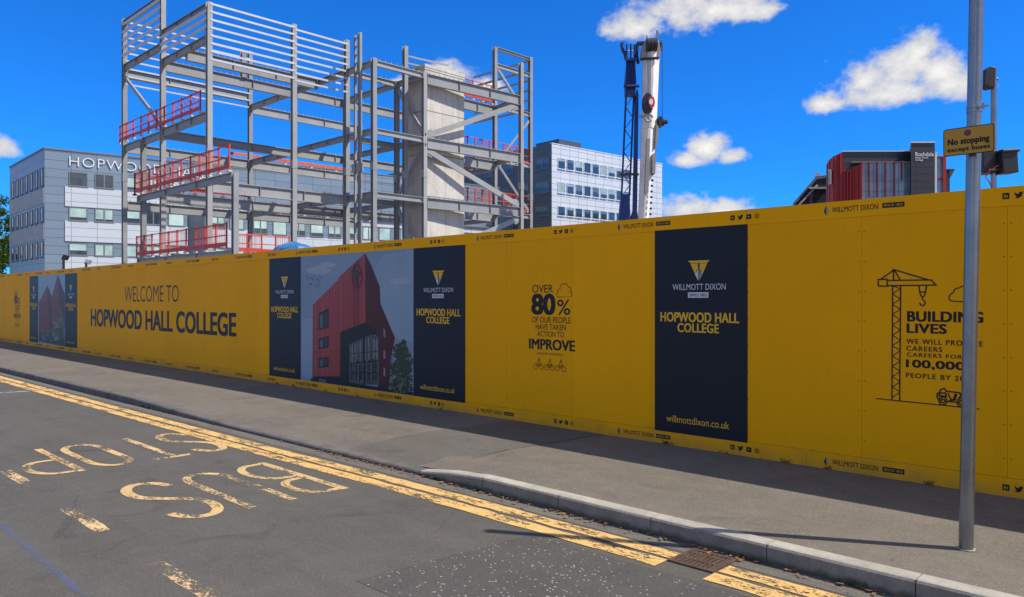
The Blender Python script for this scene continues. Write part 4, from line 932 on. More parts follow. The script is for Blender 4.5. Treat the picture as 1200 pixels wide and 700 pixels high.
# ---- small site lights peeping over the hoarding
for px, py, lab in ((74.5, 303, 'thin dark lamp stem rising above the hoarding before the college'), (101, 308, 'small white floodlight on a stem above the hoarding')):
    c = atT(px, py, 40.0); t_ = thing('site_light', lab, 'light', (c.x, c.y, 0))
    mb = MB(); mb.tube([(c.x, c.y, 0), (c.x, c.y, c.z)], .06, 8); mb.build('stem', M['dark'], t_)
    mb = MB(); mb.prism([c + rt*a_ + UZ*b_ for a_, b_ in ((-.14, -.05), (.1, -.1), (.22, .12), (-.02, .2))], fw*.2); mb.build('lamp_head', M['dark'] if px < 80 else M['rail_white'], t_)

# ================================================================== TARPAULIN-covered stacks
M['tarp'] = simple('blue tarpaulin', (0.03, 0.16, 0.36), 0.45, var=0.3, scale=5); M['tarp2'] = simple('dark green sheet', (0.05, 0.12, 0.13), 0.5, var=0.3, scale=5)
M['pallet'] = simple('stacked boards', (0.32, 0.25, 0.16), 0.85)
for px, pw, top, m_, lab in ((345, .42, 3.16, 'tarp', 'bright blue tarpaulin bundle showing above the hoarding'), (387, .35, 3.04, 'tarp2', 'dark green sheeted bundle showing above the hoarding')):
    c = atT(px, 350, 20.0); t_ = thing('covered_stack', lab, 'tarpaulin', (c.x, c.y, 0))
    mb = MB()
    for k in range(8): mb.box(c.x-.6, c.x+.6, c.y-.45, c.y+.45, .06+k*.33, .06+k*.33+.29)
    mb.build('board_stack', M['pallet'], t_)
    mb = MB(); nu, nv = 16, 9; rr = random.Random(px)
    for j in range(nv+1):
        for i in range(nu):
            a = 2*math.pi*i/nu; v = j/nv; k = 1 if v < .5 else math.cos((v-.5)*math.pi)**.6 if v < 1 else 0.02
            zz_ = 2.35 + (top-2.35)*v**.9; jt = 1 + rr.uniform(-.1, .1)
            mb.v.append((c.x + (pw+.25)*k*jt*math.cos(a), c.y + (pw+.15)*k*jt*math.sin(a), zz_ + rr.uniform(-.03, .03)))
    for j in range(nv):
        for i in range(nu): mb.f.append([j*nu+i, j*nu+(i+1) % nu, (j+1)*nu+(i+1) % nu, (j+1)*nu+i]); mb.m.append(0)
    mb.build('tarpaulin_cover', M[m_], t_, smooth=False)

# ================================================================== MOBILE CRANE
CT = 50.0
M['blue'] = simple('crane blue', (0.008, 0.03, 0.16), 0.45, 0.1, var=0.2, scale=2)
M['cwhite'] = simple('crane white', (0.78, 0.76, 0.72), 0.5, var=0.14, scale=1.0, streak=0.35)
M['cgrey'] = simple('crane grey', (0.30, 0.30, 0.30), 0.5, var=0.1, scale=2)
cb = atT(752, 350, CT); K = lambda px, py, dt=0.0: atT(px, py, CT+dt)
cr = thing('mobile_crane', 'white telescopic crane boom with a folded blue lattice jib', 'crane', (cb.x, cb.y, 0))
def slab(mb, outline, d0, d1, mi=0): mb.prism([K(*p) + fw*d0 for p in outline], fw*(d1-d0), mi)
def loft(mb, secs, ch=.16):
    rings = []
    for xl, xr, py in secs:
        c = K((xl+xr)/2, py); a_ = (xr-xl)*CT/900/1.40/2; q = a_*(1-ch*2)
        rings.append([c + Vector((x, y, 0)) for x, y in ((a_, -q), (a_, q), (q, a_), (-q, a_), (-a_, q), (-a_, -q), (-q, -a_), (q, -a_))])
    n = 8; vs = [v for r_ in rings for v in r_]
    fs = [(i*n+k, i*n+(k+1) % n, (i+1)*n+(k+1) % n, (i+1)*n+k) for i in range(len(rings)-1) for k in range(n)] + [tuple(range(n))[::-1], tuple(range((len(rings)-1)*n, len(rings)*n))]
    mb.add(vs, fs)
mb = MB(); loft(mb, [(744.5, 759, 380), (746.5, 761, 262), (749, 766.5, 190), (749.2, 768.6, 176), (749.3, 769.5, 152)]); mb.build('boom_base_section', M['cwhite'], cr, bevel=.03)
mb = MB(); loft(mb, [(750.2, 770.6, 151.8), (751.5, 774.6, 60)]); mb.build('boom_upper_section', M['cwhite'], cr, bevel=.03)
mb = MB(); slab(mb, [(753.6, 228), (757.5, 228), (759.5, 165), (756, 165)], -.72, -.3); slab(mb, [(766.5, 176), (769.5, 170), (770.5, 150), (768, 146)], -.36, .2); slab(mb, [(763, 182), (767.5, 180), (766.5, 205), (763, 205)], -.44, -.1)  # first slab is a grey strip standing in for shadow on the boom
mb.build('boom_shadow_strip', M['cgrey'], cr)['label'] = 'grey strip for the shadow down the boom, with brackets'
mb = MB()
for k in range(11): c = K(764.3-.33*k, 186+6.6*k); lbox(mb, c-fw*.38, .07, .05, .06)
mb.build('boom_bolts', M['dark'], cr)
mb = MB(); slab(mb, [(750, 70), (772, 70), (773, 61), (771, 50), (765, 47), (757, 47), (752, 55)], -.35, .4); mb.build('boom_head', M['cgrey'], cr, bevel=.04)
for dx in (-4, 0, 4):
    mb = MB(); c = K(762+dx, 56); mb.tube([c-fw*.52-rt*.1, c-fw*.52+rt*.1], .42, 18); mb.build('sheave', M['dark'], cr)
mb = MB(); mb.tube([K(747.5, 52), K(775.5, 51)], .1, 8); mb.tube([K(747, 51), K(745.5, 62), K(748, 75)], .1, 8); mb.tube([K(751, 69.5, -.6), K(772, 68, -.6)], .09, 8)
mb.tube([K(774, 51), K(775, 60)], .08, 8); mb.build('head_frame', M['dark'], cr)
mb = MB(); mb.tube([K(768, 48), K(769.5, 42), K(770, 35.5)], .05, 6); mb.tube([K(770.5, 47), K(772, 41), K(770, 36)], .04, 6); mb.tube([K(758, 47), K(758, 42)], .05, 6); mb.tube([K(773, 52), K(775.5, 47)], .06, 6); mb.build('aerial', M['galv'], cr)
mb = MB(); c = K(759.5, 121, -.9)
mb.prism([c + rt*(.36*math.cos(k*.349)) + UZ*(.68*math.sin(k*.349)) for k in range(18)], fw*.35); hb = mb.build('hook_block', M['dark'], cr, bevel=.03)
M['redwhite'] = simple('red plate', (0.55, 0.02, 0.03), 0.5); M['wh'] = simple('white plate', (0.8, 0.8, 0.8), 0.5)
mb = MB(); c2 = K(763.5, 120, -.95); mb.prism([c2 + rt*(.22*math.cos(k*.785)) + UZ*(.40*math.sin(k*.785)) for k in range(8)], fw*-.03); c3 = K(763, 119.5, -1.0); mb.prism([c3 + rt*(.13*math.cos(k*.785)) + UZ*(.2*math.sin(k*.785)) for k in range(8)], fw*-.03, 1)
mb.build('warning_plate', [M['redwhite'], M['wh']], hb)
mb = MB(); c = K(760.2, 138, -.8)
mb.tube([c + rt*(.24*math.cos(a*.5)) + UZ*(.24*math.sin(a*.5)) for a in range(0, 12)], .08, 6); mb.tube([c+UZ*.25, K(760.5, 132, -.8)], .06, 6); mb.tube([K(749, 137, -.6), K(757, 137, -.7)], .09, 6); mb.build('hook', M['cgrey'], hb)
mb = MB(); mb.tube([K(759.5, 111, -.8), K(759.5, 62, -.8)], .02, 5); mb.tube([K(762, 110, -.8), K(762, 62, -.8)], .02, 5); mb.tube([K(776.2, 52), K(776.2, 140)], .02, 5); mb.build('hoist_rope', M['dark'], cr)
mb = MB(); mb.tube([K(770, 143.5), K(778, 143.5)], .24, 14); mb.tube([K(778, 143.5), K(782, 143)], .14, 12); lbox(mb, K(773, 143.5), .12, .3, .32); mb.build('anemometer_drum', M['dark'], cr)
# jib: lattice with solid ends + one box chord
jb = MB(); slab(jb, [(733.3, 112), (744, 112), (745.5, 96), (743.8, 70), (735.5, 70), (732.6, 96)], -.1, .55)
jib = jb.build('jib_end', M['blue'], cr)
mb = MB()
for px in (734.5, 739.2, 743.6): mb.bar(K(px, 100, -.2), K(px, 52, -.2), .09)
mb.tube([K(733.8, 70), K(733, 64), K(730, 59), K(728.8, 52), K(730, 51)], .13, 8); mb.tube([K(745.5, 70), K(746.5, 58), K(748, 50), K(756, 50)], .1, 8); mb.tube([K(731, 101, -.3), K(749, 101, -.3)], .1, 8); mb.bar(K(733, 70, -.25), K(746, 70, -.25), .18)
mb.build('jib_fittings', M['blue'], cr)
mb = MB(); mb.tube([K(734, 59.5), K(745, 60.5)], .05, 6); mb.build('jib_strut', M['rail_white'], cr)
mb = MB(); jt = lambda f_: (733.2 - 5.2*f_, 112 + 118*f_); 
cor = [(0, 0), (9.2, 0), (0, 1.0), (9.2, 1.0)]
def jp(i, f_): x, y = jt(f_); a, d_ = cor[i]; return K(x+a+.4, y, d_*.55)
for i in range(4): mb.bar(jp(i, 0), jp(i, 1), .09)
for k in range(9):
    f0_, f1_ = k/9, (k+1)/9
    for i, j in ((0, 1), (2, 3), (0, 2), (1, 3)): mb.bar(jp(i if k % 2 else j, f0_), jp(j if k % 2 else i, f1_), .05)
mb.build('jib_lattice', M['blue'], cr)
mb = MB(); slab(mb, [(742.2, 250), (746.5, 250), (748.3, 112), (746.8, 104), (745.2, 112)], -.05, .5); slab(mb, [(738.5, 262), (748, 262), (747, 250), (741.5, 248)], -.1, .5); mb.build('jib_chord', M['blue'], cr)
mb = MB(); slab(mb, [(726, 380), (736, 380), (738, 228), (728, 228)], -.1, .5); slab(mb, [(725, 262), (739, 262), (737.5, 236), (727.5, 236)], -.15, .55); mb.build('jib_base', M['blue'], cr)
mb = MB(); mb.bar(K(726, 204.5, -.3), K(748.5, 204.5, -.3), .14); mb.build('jib_clamp', M['dark'], cr)
mb = MB(); lbox(mb, Vector((cb.x, cb.y, .9)), 3.2, 1.3, .35); lbox(mb, Vector((cb.x, cb.y, 1.6)) - rt*2.2, .8, 1.2, .5)
mb.build('carrier', M['cwhite'], cr, bevel=.06)
for s_ in (-1, 1):
    for k in (-2.3, -1.1, 1.1, 2.3):
        c = Vector((cb.x, cb.y, .55)) + rt*k + fw*s_*1.1; mb = MB(); mb.tube([c-fw*.15, c+fw*.15], .55, 18); mb.build('wheel', M['dark'], cr)

# ================================================================== GREY COLLEGE BUILDING (left)
M['cl_grey'] = cladding('blue grey cladding', (0.20, 0.275, 0.355), 2.45, .9, (0.07, 0.08, 0.09), .025, 0.08)
M['cl_dark'] = cladding('grey end cladding', (0.25, 0.285, 0.32), 2.45, .9, (0.06, 0.065, 0.07), .025, 0.08, swap=True)
M['cl_brown'] = simple('weathered band', (0.36, 0.36, 0.35), 0.6, var=0.25, scale=2, streak=.5)
M['cl_white'] = cladding('white cladding band', (0.50, 0.56, 0.62), 2.45, .92, (0.22, 0.23, 0.25), .03, 0.04, rough=.5, metal=0)
M['frame_grey'] = simple('window frame grey', (0.15, 0.165, 0.18), 0.5)
M['gl_mint'] = glassy('glass over pale blind', (0.40, 0.56, 0.53), .1, .6); M['gl_dark'] = glassy('dark window glass', (0.03, 0.05, 0.075), .05, 1.0); M['gl_mid'] = glassy('grey window glass', (0.10, 0.14, 0.17), .06, .9)
P0 = atT(52, 174.5, 80.0); RZ = R(81.9)
cg = thing('college_building', 'grey panelled college building with white bands behind the frame', 'building', (P0.x, P0.y, 0), RZ, local=True)
BH = 17.28
LA = R(178.2 - 81.9); lx, ly = math.cos(LA), math.sin(LA)
def LF(s, out, z): return Vector((lx*s - ly*out*-1*-1, ly*s + lx*out*-1*-1, z)) if False else Vector((lx*s - ly*out, ly*s + lx*out, z))   # out>0 = outwards (-x side)
LW = 16.3
mb = MB(); mb.add([(0, 0, 0), (0, 0, BH), (82, 0, BH), (82, 0, 0)], [(0, 3, 2, 1)]); mb.build('front_wall', M['cl_grey'], cg)
mb = MB(); mb.add([LF(0, 0, 0), LF(0, 0, BH), LF(LW, 0, BH), LF(LW, 0, 0)], [(0, 1, 2, 3)]); mb.build('end_wall', M['cl_dark'], cg)
e_ = LF(LW, 0, 0)
mb = MB(); mb.add([(0, 0, BH), (82, 0, BH), (82, 18, BH), (e_.x, e_.y, BH)], [(0, 1, 2, 3)]); mb.add([(82, 0, 0), (82, 18, 0), (82, 18, BH), (82, 0, BH)], [(0, 1, 2, 3)]); mb.add([(e_.x, e_.y, 0), (e_.x, e_.y, BH), (82, 18, BH), (82, 18, 0)], [(0, 1, 2, 3)]); mb.build('roof', M['cl_grey'], cg)
mb = MB(); mb.box(-.08, 82, -.08, .3, BH+.003, BH+.16); mb.prism([LF(0, .08, BH+.004), LF(LW, .08, BH+.004), LF(LW, -.2, BH+.004), LF(0, -.2, BH+.004)], (0, 0, .15)); mb.build('parapet_cap', M['frame_grey'], cg)
# raised plain grey screen along the right part of the roof
mb = MB(); mb.box(21.2, 82, -.05, 6, 12.3, 18.35); mb.box(14.2, 21.2, -.04, 6, 15.9, 17.6); mb.build('plant_screen', M['cl_grey'], cg)
mb = MB(); mb.box(21, 82, -.4, -.06, 12.15, 12.35); mb.box(21.1, 82, -.12, .3, 18.353, 18.5); mb.build('screen_trim', M['frame_grey'], cg)
for s0, s1, z0, z1 in ((1.86, 14.2, 11.45, 13.55), (1.86, 14.2, 7.75, 9.92), (1.86, 21.1, 3.9, 6.2), (16.2, 21.1, 11.45, 13.5), (16.2, 21.1, 7.75, 9.92), (21.1, 80, 11.32, 12.1), (21.1, 80, 7.6, 9.45), (21.1, 80, 3.9, 5.9)):
    mb = MB(); mb.box(s0, s1, -.1, -.004, z0, z1); mb.build('white_band', M['cl_white'], cg)
mb = MB(); mb.box(14.25, 16.1, -.105, -.012, 6.4, 12.0); mb.build('dark_recess', M['gl_dark'], cg)
def window(s0, s1, z0, z1, mull, pane, T, blind=.75, par=None, fm='frame_grey'):
    mb = MB(); fw_ = .09
    mb.box(s0, s1, -.07, -.006, z0, z0+fw_, 0, T); mb.box(s0, s1, -.07, -.006, z1-fw_, z1, 0, T); mb.box(s0, s0+fw_, -.07, -.006, z0+fw_, z1-fw_, 0, T); mb.box(s1-fw_, s1, -.07, -.006, z0+fw_, z1-fw_, 0, T)
    if mull: c = (s0+s1)/2; mb.box(c-.07, c+.07, -.07, -.006, z0+fw_, z1-fw_, 0, T)
    mb.box(s0-.05, s1+.05, -.16, -.008, z0-.06, z0-.004, 0, T)
    w = mb.build('window', M[fm], par)
    mb = MB(); cut = z0 + (z1-z0)*(1-blind)
    mb.box(s0+fw_, s1-fw_, -.03, -.009, z0+fw_, max(cut, z0+fw_+.02), 1, T)
    if blind > 0.02: mb.box(s0+fw_, s1-fw_, -.034, -.009, cut+.004, z1-fw_, 0, T)
    mb.build('pane', [M[pane], M['gl_dark']], w)
I_ = lambda v: v
wins = [(2.22, 3.98, 0), (4.67, 6.5, 1), (7.5, 9.2, 0), (9.75, 11.3, 1), (12.1, 13.86, 0), (16.81, 18.4, 1), (19.0, 20.7, 0)]
rw = random.Random(3)
for ri, (z0, z1) in enumerate(((13.62, 15.14), (9.97, 11.42), (6.27, 7.6))):
    for wi, (s0, s1, mu) in enumerate(wins):
        if s0 > 16 and ri == 0: continue
        dk = (ri == 0 and wi in (0, 1)) or (ri == 1 and wi == 3)
        window(s0, s1, z0, z1, mu, 'gl_dark' if dk else 'gl_mint', I_, 0.5 if dk else rw.choice([1.0, .75, .8, 1.0, .6]), cg)
k = 0; s0 = 21.8
while s0 < 76:
    w_ = 1.75; window(s0, s0+w_, 9.55, 11.28, k % 2 == 0, 'gl_mint', I_, rw.choice([1, .7, .75, .6, 1]), cg)
    window(s0, s0+w_, 5.95, 7.5, k % 2 == 0, 'gl_mint', I_, rw.choice([1, .7, 1]), cg)
    s0 += 2.43; k += 1
TL = lambda v: LF(v.x, -v.y, v.z)
for z0, z1 in ((15.3, 0), ):
    pass
for zr, (z0, z1) in enumerate(((13.45, 15.4), (9.7, 11.3), (6.0, 7.7))):
    for q in range(7):
        s0 = .45 + q*2.25; window(s0, s0+1.15, z0, z1, 0, 'gl_mid', TL, 0.0 if q % 3 else .4, cg)
for z0, z1 in ((11.6, 13.2), (7.9, 9.5)):
    mb = MB(); mb.box(.02, LW-.1, -.06, -.004, z0, z1, 0, TL); mb.build('weathered_band', M['cl_brown'], cg)
mb = MB(); put_text(mb, 'HOPWOOD HALL', (2.25, 16.4, 15.75, 16.75), lambda a, b, e=0: Vector((a, -.13, b)), -0.012, 1.12)
vs = list(mb.v); fs = list(mb.f); n0 = len(vs)
edges = {}
for f in fs:
    for i in range(len(f)):
        e = (f[i], f[(i+1) % len(f)]); edges[e] = edges.get(e, 0) + 1
mb.v += [(v[0], -.07, v[2]) for v in vs]
for (a, b) in edges:
    if (b, a) not in edges: mb.f.append([b, a, a+n0, b+n0]); mb.m.append(0)
M['signwhite'] = simple('white sign letters', (0.66, 0.68, 0.70), 0.4)
mb.build('sign_lettering', M['signwhite'], cg)
mb = MB()
for s_ in (2.5, 5, 7.5, 10, 12.5, 15): mb.box(s_-.02, s_+.02, -.068, -.003, 15.9, 15.95)
mb.build('sign_bracket', M['frame_grey'], cg)

# ================================================================== GREY OFFICE BLOCK (centre)
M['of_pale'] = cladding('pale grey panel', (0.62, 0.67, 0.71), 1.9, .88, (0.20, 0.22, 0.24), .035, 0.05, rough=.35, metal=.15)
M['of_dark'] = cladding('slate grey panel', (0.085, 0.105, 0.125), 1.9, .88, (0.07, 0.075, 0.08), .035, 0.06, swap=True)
P1 = atT(646.5, 168.5, 112.0)
ob_ = thing('office_block', 'pale grey tiled office block behind the crane', 'building', (P1.x, P1.y, 0), R(86), local=True)
OH = 24.27
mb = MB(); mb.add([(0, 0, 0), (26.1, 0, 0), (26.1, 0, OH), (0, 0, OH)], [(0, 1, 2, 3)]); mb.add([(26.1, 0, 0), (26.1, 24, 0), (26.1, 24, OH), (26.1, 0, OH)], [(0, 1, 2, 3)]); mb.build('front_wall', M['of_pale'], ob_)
OA = R(180-86); ox, oy = math.cos(OA), math.sin(OA)
TO = lambda v: Vector((ox*v.x + oy*v.y, oy*v.x - ox*v.y, v.z))
TO = lambda v: Vector((ox*v.x - oy*(-v.y), oy*v.x + ox*(-v.y), v.z))
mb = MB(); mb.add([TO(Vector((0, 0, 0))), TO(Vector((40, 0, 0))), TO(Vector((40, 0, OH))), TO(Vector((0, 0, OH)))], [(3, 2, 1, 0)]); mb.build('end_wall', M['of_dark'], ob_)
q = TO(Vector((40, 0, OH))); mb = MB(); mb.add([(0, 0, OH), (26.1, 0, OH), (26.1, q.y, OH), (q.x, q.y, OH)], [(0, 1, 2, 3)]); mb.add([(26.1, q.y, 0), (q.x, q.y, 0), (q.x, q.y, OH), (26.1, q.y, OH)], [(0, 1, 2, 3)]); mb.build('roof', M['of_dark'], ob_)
mb = MB(); mb.box(3.5, 8.4, 2, 7, OH, OH+1.5); mb.build('roof_plant', M['of_dark'], ob_)
mb = MB(); mb.box(-.06, 26.2, -.06, .3, OH+.004, OH+.14); mb.build('parapet_cap', M['of_pale'], ob_)
M['gl_off'] = glassy('office blind glass', (0.30, 0.38, 0.40), .1, .7)
for z0, z1 in ((20.75, 22.4), (17.2, 18.85), (13.85, 15.3), (10.3, 11.8)):
    for k in range(9):
        s0 = 1.2 + k*1.87; window(s0, s0+1.58, z0, z1, 0, rw.choice(['gl_off', 'gl_mid', 'gl_off']), I_, rw.choice([0, 1, .6, .5, .3]), ob_, 'of_pale')
    for k in range(7):
        s0 = .5 + k*3.6; window(s0, s0+2.6, z0, z1, 1, 'gl_mid', TO, 0.5, ob_)

# ================================================================== RED AND BLACK BUILDING (right)
M['rb_red'] = simple('red cladding', (0.33, 0.014, 0.012), 0.45, var=0.12, scale=.5); M['rb_dark'] = cladding('charcoal cladding', (0.045, 0.047, 0.055), 3.0, .8, (0.025, 0.025, 0.03), .05, 0.06)
M['rb_gl'] = glassy('curtain wall glass', (0.15, 0.235, 0.33), .05, 1.0); M['rb_pale'] = simple('pale trim', (0.6, 0.62, 0.64), .5); M['rb_sgn'] = simple('white sign print', (0.85, 0.85, 0.85), .5)
c1 = atT(1035, 350, 90.0)
rbd = thing('college_block', 'red and charcoal building with glazed bay and tower', 'building', (c1.x, c1.y, 0), R(AZ-90), local=True)
TR = lambda v: Vector((v[0] + .483*v[1], v[1], v[2])); TD = lambda v: Vector((v[0] + .394*v[1], v[1], v[2]))
class RB(MB):
    def build(s, *a_, **k_): s.v = [tuple(TR(v)) for v in s.v]; return MB.build(s, *a_, **k_)
class DB(MB):
    def build(s, *a_, **k_): s.v = [tuple(TD(v)) for v in s.v]; return MB.build(s, *a_, **k_)
Q = lambda px: (px-1035)*.1
ZQ = lambda py: CZ + (350-py)*.1
mb = RB(); wl = [(965, 5), (966, 3), (970, 1.2), (976, .3), (988, 0)]; zt = [190, 188.5, 186, 183, 178]
nfin = 0
for (a, da), (b, db), za, zb in zip(wl, wl[1:], zt, zt[1:]):
    mb.add([(Q(a), da, 0), (Q(b), db, 0), (Q(b), db, ZQ(zb)), (Q(a), da, ZQ(za))], [(0, 1, 2, 3)])
mb.add([(Q(988), 0, 0), (Q(1000), 0, 0), (Q(1000), 0, ZQ(199)), (Q(988), 0, ZQ(199))], [(0, 1, 2, 3)])
mb.add([(Q(1000), 0, 0), (Q(1010), -.8, 0), (Q(1010), -.8, ZQ(193)), (Q(998), 0, ZQ(196.5))], [(0, 1, 2, 3)])
mb.add([(Q(965), 5, 0), (Q(965), 14, 0), (Q(965), 14, ZQ(190)), (Q(965), 5, ZQ(190))], [(0, 1, 2, 3)])
mb.build('red_wall', M['rb_red'], rbd)
for px in [968, 971.5, 975, 978.5, 982, 985.5, 989.5, 993, 996.5, 1001, 1005]:
    f_ = max(0, min(1, (px-965)/23)); top = 189.5 - 11*f_ if px < 988 else 200 if px < 998 else 196
    dd = 0 if px > 984 else .3 if px > 975 else 1.2 if px > 969 else 2.2
    if px > 1000: dd = -.8*(px-1000)/10
    mb = RB(); mb.box(Q(px)-.06, Q(px)+.06, dd-.22, dd+.2, 0, ZQ(top)-.1); mb.build('red_fin', M['rb_red'], rbd)
mb = RB(); mb.box(Q(988)+.01, Q(1066.8), .1, 14, 0, ZQ(178)); mb.add([(Q(965), 5, ZQ(189.5)), (Q(970), 1.2, ZQ(186)), (Q(988), .2, ZQ(177.8)), (Q(988), 14, ZQ(177.8)), (Q(966), 14, ZQ(189))], [(0, 1, 2, 3, 4)])
mb.build('upper_block', M['rb_dark'], rbd)
mb = RB(); mb.box(Q(987), Q(1067), -.05, .4, ZQ(177.95), ZQ(177)); mb.box(Q(1000), Q(1058), 4, 4.05, ZQ(176.9), ZQ(175.4)); mb.build('roof_edge', M['rb_pale'], rbd)
mb = RB(); mb.box(Q(970.3), Q(974), .02, .9, ZQ(215.5), ZQ(199)); 
w = mb.build('window', M['rb_pale'], rbd); mb = RB(); mb.box(Q(970.8), Q(973.5), -.02, .015, ZQ(215), ZQ(199.6)); mb.build('pane', M['gl_mid'], w)
mb = RB(); mb.box(Q(1010), Q(1066.5), -.8, .05, 0, ZQ(192.5)); mb.build('glazed_bay', M['rb_gl'], rbd)
mb = RB(); mb.box(Q(998), Q(1067), -1.0, .08, ZQ(192.4), ZQ(191)); mb.box(Q(1010), Q(1066.6), -.86, -.81, ZQ(213.8), ZQ(213)); mb.box(Q(1010), Q(1066.6), -.85, -.81, ZQ(225.6), ZQ(225)); mb.build('bay_roof', M['frame_grey'], rbd)
for k, px in enumerate((1010.5, 1019.5, 1029, 1038.5, 1048.5, 1057.5)):
    mb = RB(); mb.box(Q(px)-.06, Q(px)+.06, -1.02, -.812, ZQ(212 if px > 1056 else 232)+.0, ZQ(190)); mb.build('red_fin', M['rb_red'], rbd)
for px in (1015, 1024, 1034, 1043.5, 1053, 1062):
    mb = RB(); mb.box(Q(px)-.03, Q(px)+.03, -.84, -.81, 2, ZQ(193)); mb.build('mullion', M['frame_grey'], rbd)
mb = RB(); mb.box(Q(1067), Q(1094.5), -1.6, 10, 0, ZQ(171)); mb.build('tower', M['rb_dark'], rbd)
mb = RB(); mb.box(Q(1066.8), Q(1095), -1.7, 10, ZQ(170.95), ZQ(169.6)); mb.box(Q(1094.6), Q(1097), -1.4, 8, 0, ZQ(181)); mb.build('pale_edge', M['rb_pale'], rbd)
mb = RB()
for (a, b, h_) in ((1070, 1073, 166.5), (1074, 1079, 167.8), (1080, 1084, 166), (1085, 1087, 167.5), (1052, 1056, 174.5), (1057, 1063, 173)): mb.box(Q(a), Q(b), 1.5, 2.8, ZQ(169.5 if a > 1066 else 177), ZQ(h_))
mb.build('roof_plant', M['rb_pale'], rbd)
TP = lambda a, b, e=0: Vector((a, -1.62-e*50, b))
mb = RB(); put_text(mb, 'Rochdale', (Q(1072), Q(1093.2), ZQ(186.3), ZQ(181.6)), TP, .012); mb.build('sign_lettering', M['rb_sgn'], rbd); mb = RB(); put_text(mb, 'Sixth Form', (Q(1072), Q(1086.5), ZQ(189), ZQ(186.9)), TP, .01); mb.build('sign_lettering', M['rb_sgn'], rbd); mb = RB(); put_text(mb, 'College', (Q(1072), Q(1081), ZQ(192), ZQ(189.6)), TP, .01); mb.build('sign_lettering', M['rb_sgn'], rbd)
mb = RB(); mb.box(Q(1097.1), Q(1104.5), -.6, 8, 0, ZQ(186.5)); mb.build('side_glazing', M['rb_gl'], rbd)
mb = RB(); mb.box(Q(1104.5), Q(1108.2), -.9, 8, 0, ZQ(184.5)); mb.box(Q(1097.1), Q(1104.5), -.9, 8, ZQ(186.4), ZQ(184.6)); mb.box(Q(1097.1), Q(1104.4), -.75, -.61, ZQ(212), ZQ(210)); mb.build('red_frame', M['rb_red'], rbd)
mb = RB(); mb.box(Q(1108.3), Q(1114), 1, 9, 0, ZQ(199)); mb.box(Q(1107), Q(1119), .5, 9, ZQ(198.95), ZQ(197.3)); mb.build('side_wing', M['rb_dark'], rbd)
# dark roofed building just left of it
c2 = atT(955, 350, 105.0)
dkb = thing('gabled_building', 'dark grey pitched roof building left of the red building', 'building', (c2.x, c2.y, 0), R(AZ-90), local=True)
Q2 = lambda px: (px-955)*105/900; Z2q = lambda py: CZ + (350-py)*105/900
M['rf_dark'] = simple('dark grey roofing', (0.10, 0.105, 0.11), .5, var=.15, scale=.6)
mb = DB(); mb.prism([(Q2(929), -.2, Z2q(239)), (Q2(956.5), -.2, Z2q(207)), (Q2(985), -.2, Z2q(204)), (Q2(985), -.2, Z2q(207)), (Q2(957.5), -.2, Z2q(210.5)), (Q2(931.5), -.2, Z2q(240.5))], (0, 16, 0)); mb.build('roof', M['rf_dark'], dkb)
mb = DB(); mb.prism([(Q2(932), 0, 0), (Q2(985), 0, 0), (Q2(985), 0, Z2q(208)), (Q2(958), 0, Z2q(211)), (Q2(932), 0, Z2q(241))], (0, 15, 0)); mb.build('wall', M['rb_dark'], dkb)
mb = DB(); mb.box(Q2(948), Q2(970), -.5, -.02, Z2q(222), Z2q(220)); mb.box(Q2(955), Q2(961), -.1, 2, Z2q(207), Z2q(203)); mb.bar((Q2(936), -.15, Z2q(241)), (Q2(958), -.15, Z2q(217)), .2, .25); mb.build('trim', M['cl_brown'], dkb)
w_ = DB(); w_.box(Q2(949), Q2(952), -.08, -.01, Z2q(240), Z2q(226)); w_.build('window', M['gl_mid'], dkb)

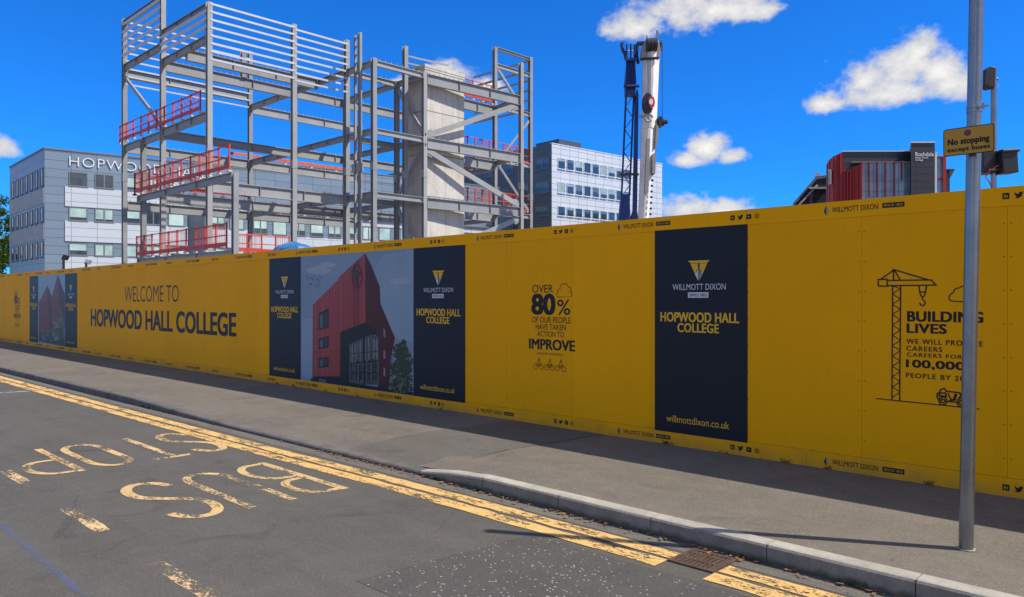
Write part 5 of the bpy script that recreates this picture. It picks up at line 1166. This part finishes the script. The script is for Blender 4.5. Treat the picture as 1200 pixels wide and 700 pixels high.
# ================================================================== TREE at the far left
M['bark'] = simple('bark', (0.09, 0.065, 0.045), .9, var=.3, scale=6)
def leafmat():
    m, t, b = newmat('leaves'); oi = N(t, 'ShaderNodeNewGeometry')
    c = ramp(t, oi.outputs['Random Per Island'], [(0, (0.05, 0.095, 0.012)), (.6, (0.10, 0.17, 0.02)), (1, (0.16, 0.23, 0.035))])
    t.links.new(c, b.inputs['Base Color']); b.inputs['Roughness'].default_value = .6
    tr = N(t, 'ShaderNodeBsdfTranslucent'); t.links.new(c, tr.inputs[0]); mx = N(t, 'ShaderNodeMixShader'); mx.inputs[0].default_value = .3
    t.links.new(b.outputs[0], mx.inputs[1]); t.links.new(tr.outputs[0], mx.inputs[2]); t.links.new(mx.outputs[0], t.nodes['Material Output'].inputs[0]); return m
M['leaf'] = leafmat()
def tree(px, t_, top, rad, label, seed):
    rr = random.Random(seed); c = atT(px, 350, t_); o = thing('broadleaf_tree', label, 'tree', (c.x, c.y, 0))
    mb = MB(); base = Vector((c.x, c.y, 0)); zc = top - rad*1.25
    mb.tube([base, base+Vector((.1, 0, zc*.4)), base+Vector((-.1, .2, zc))], .32, 10, r1=.16); tips = []
    for k in range(9):
        a = rr.uniform(0, 6.3); s_ = base + Vector((0, 0, zc*rr.uniform(.4, .95))); e = s_ + Vector((math.cos(a), math.sin(a), rr.uniform(.5, 1.2)))*rad*.55
        mb.tube([s_, (s_+e)/2+Vector((0, 0, .2)), e], .11, 6, r1=.03)
    mb.build('trunk', M['bark'], o)
    mb = MB(); cen = base + Vector((0, 0, zc+.1*rad))
    for k in range(110):
        d_ = Vector((rr.gauss(0, 1), rr.gauss(0, 1), rr.gauss(0, 1))).normalized(); r_ = rad*rr.uniform(.35, 1.0)
        cc_ = cen + Vector((d_.x*r_, d_.y*r_, d_.z*r_*1.2)); s_ = rr.uniform(.45, .95)
        for q_ in range(110):
            p = cc_ + Vector((rr.gauss(0, .5), rr.gauss(0, .5), rr.gauss(0, .42)))*s_
            u = Vector((rr.gauss(0, 1), rr.gauss(0, 1), rr.gauss(0, 1))).normalized(); v = u.orthogonal().normalized(); z_ = rr.uniform(.13, .24)
            mb.add([p-u*z_, p+v*z_*.6, p+u*z_, p-v*z_*.6], [(0, 1, 2, 3)])
    mb.build('crown', M['leaf'], o)
tree(-8, 103, 15.0, 5.2, 'leafy green tree at the far left beside the college building', 1)
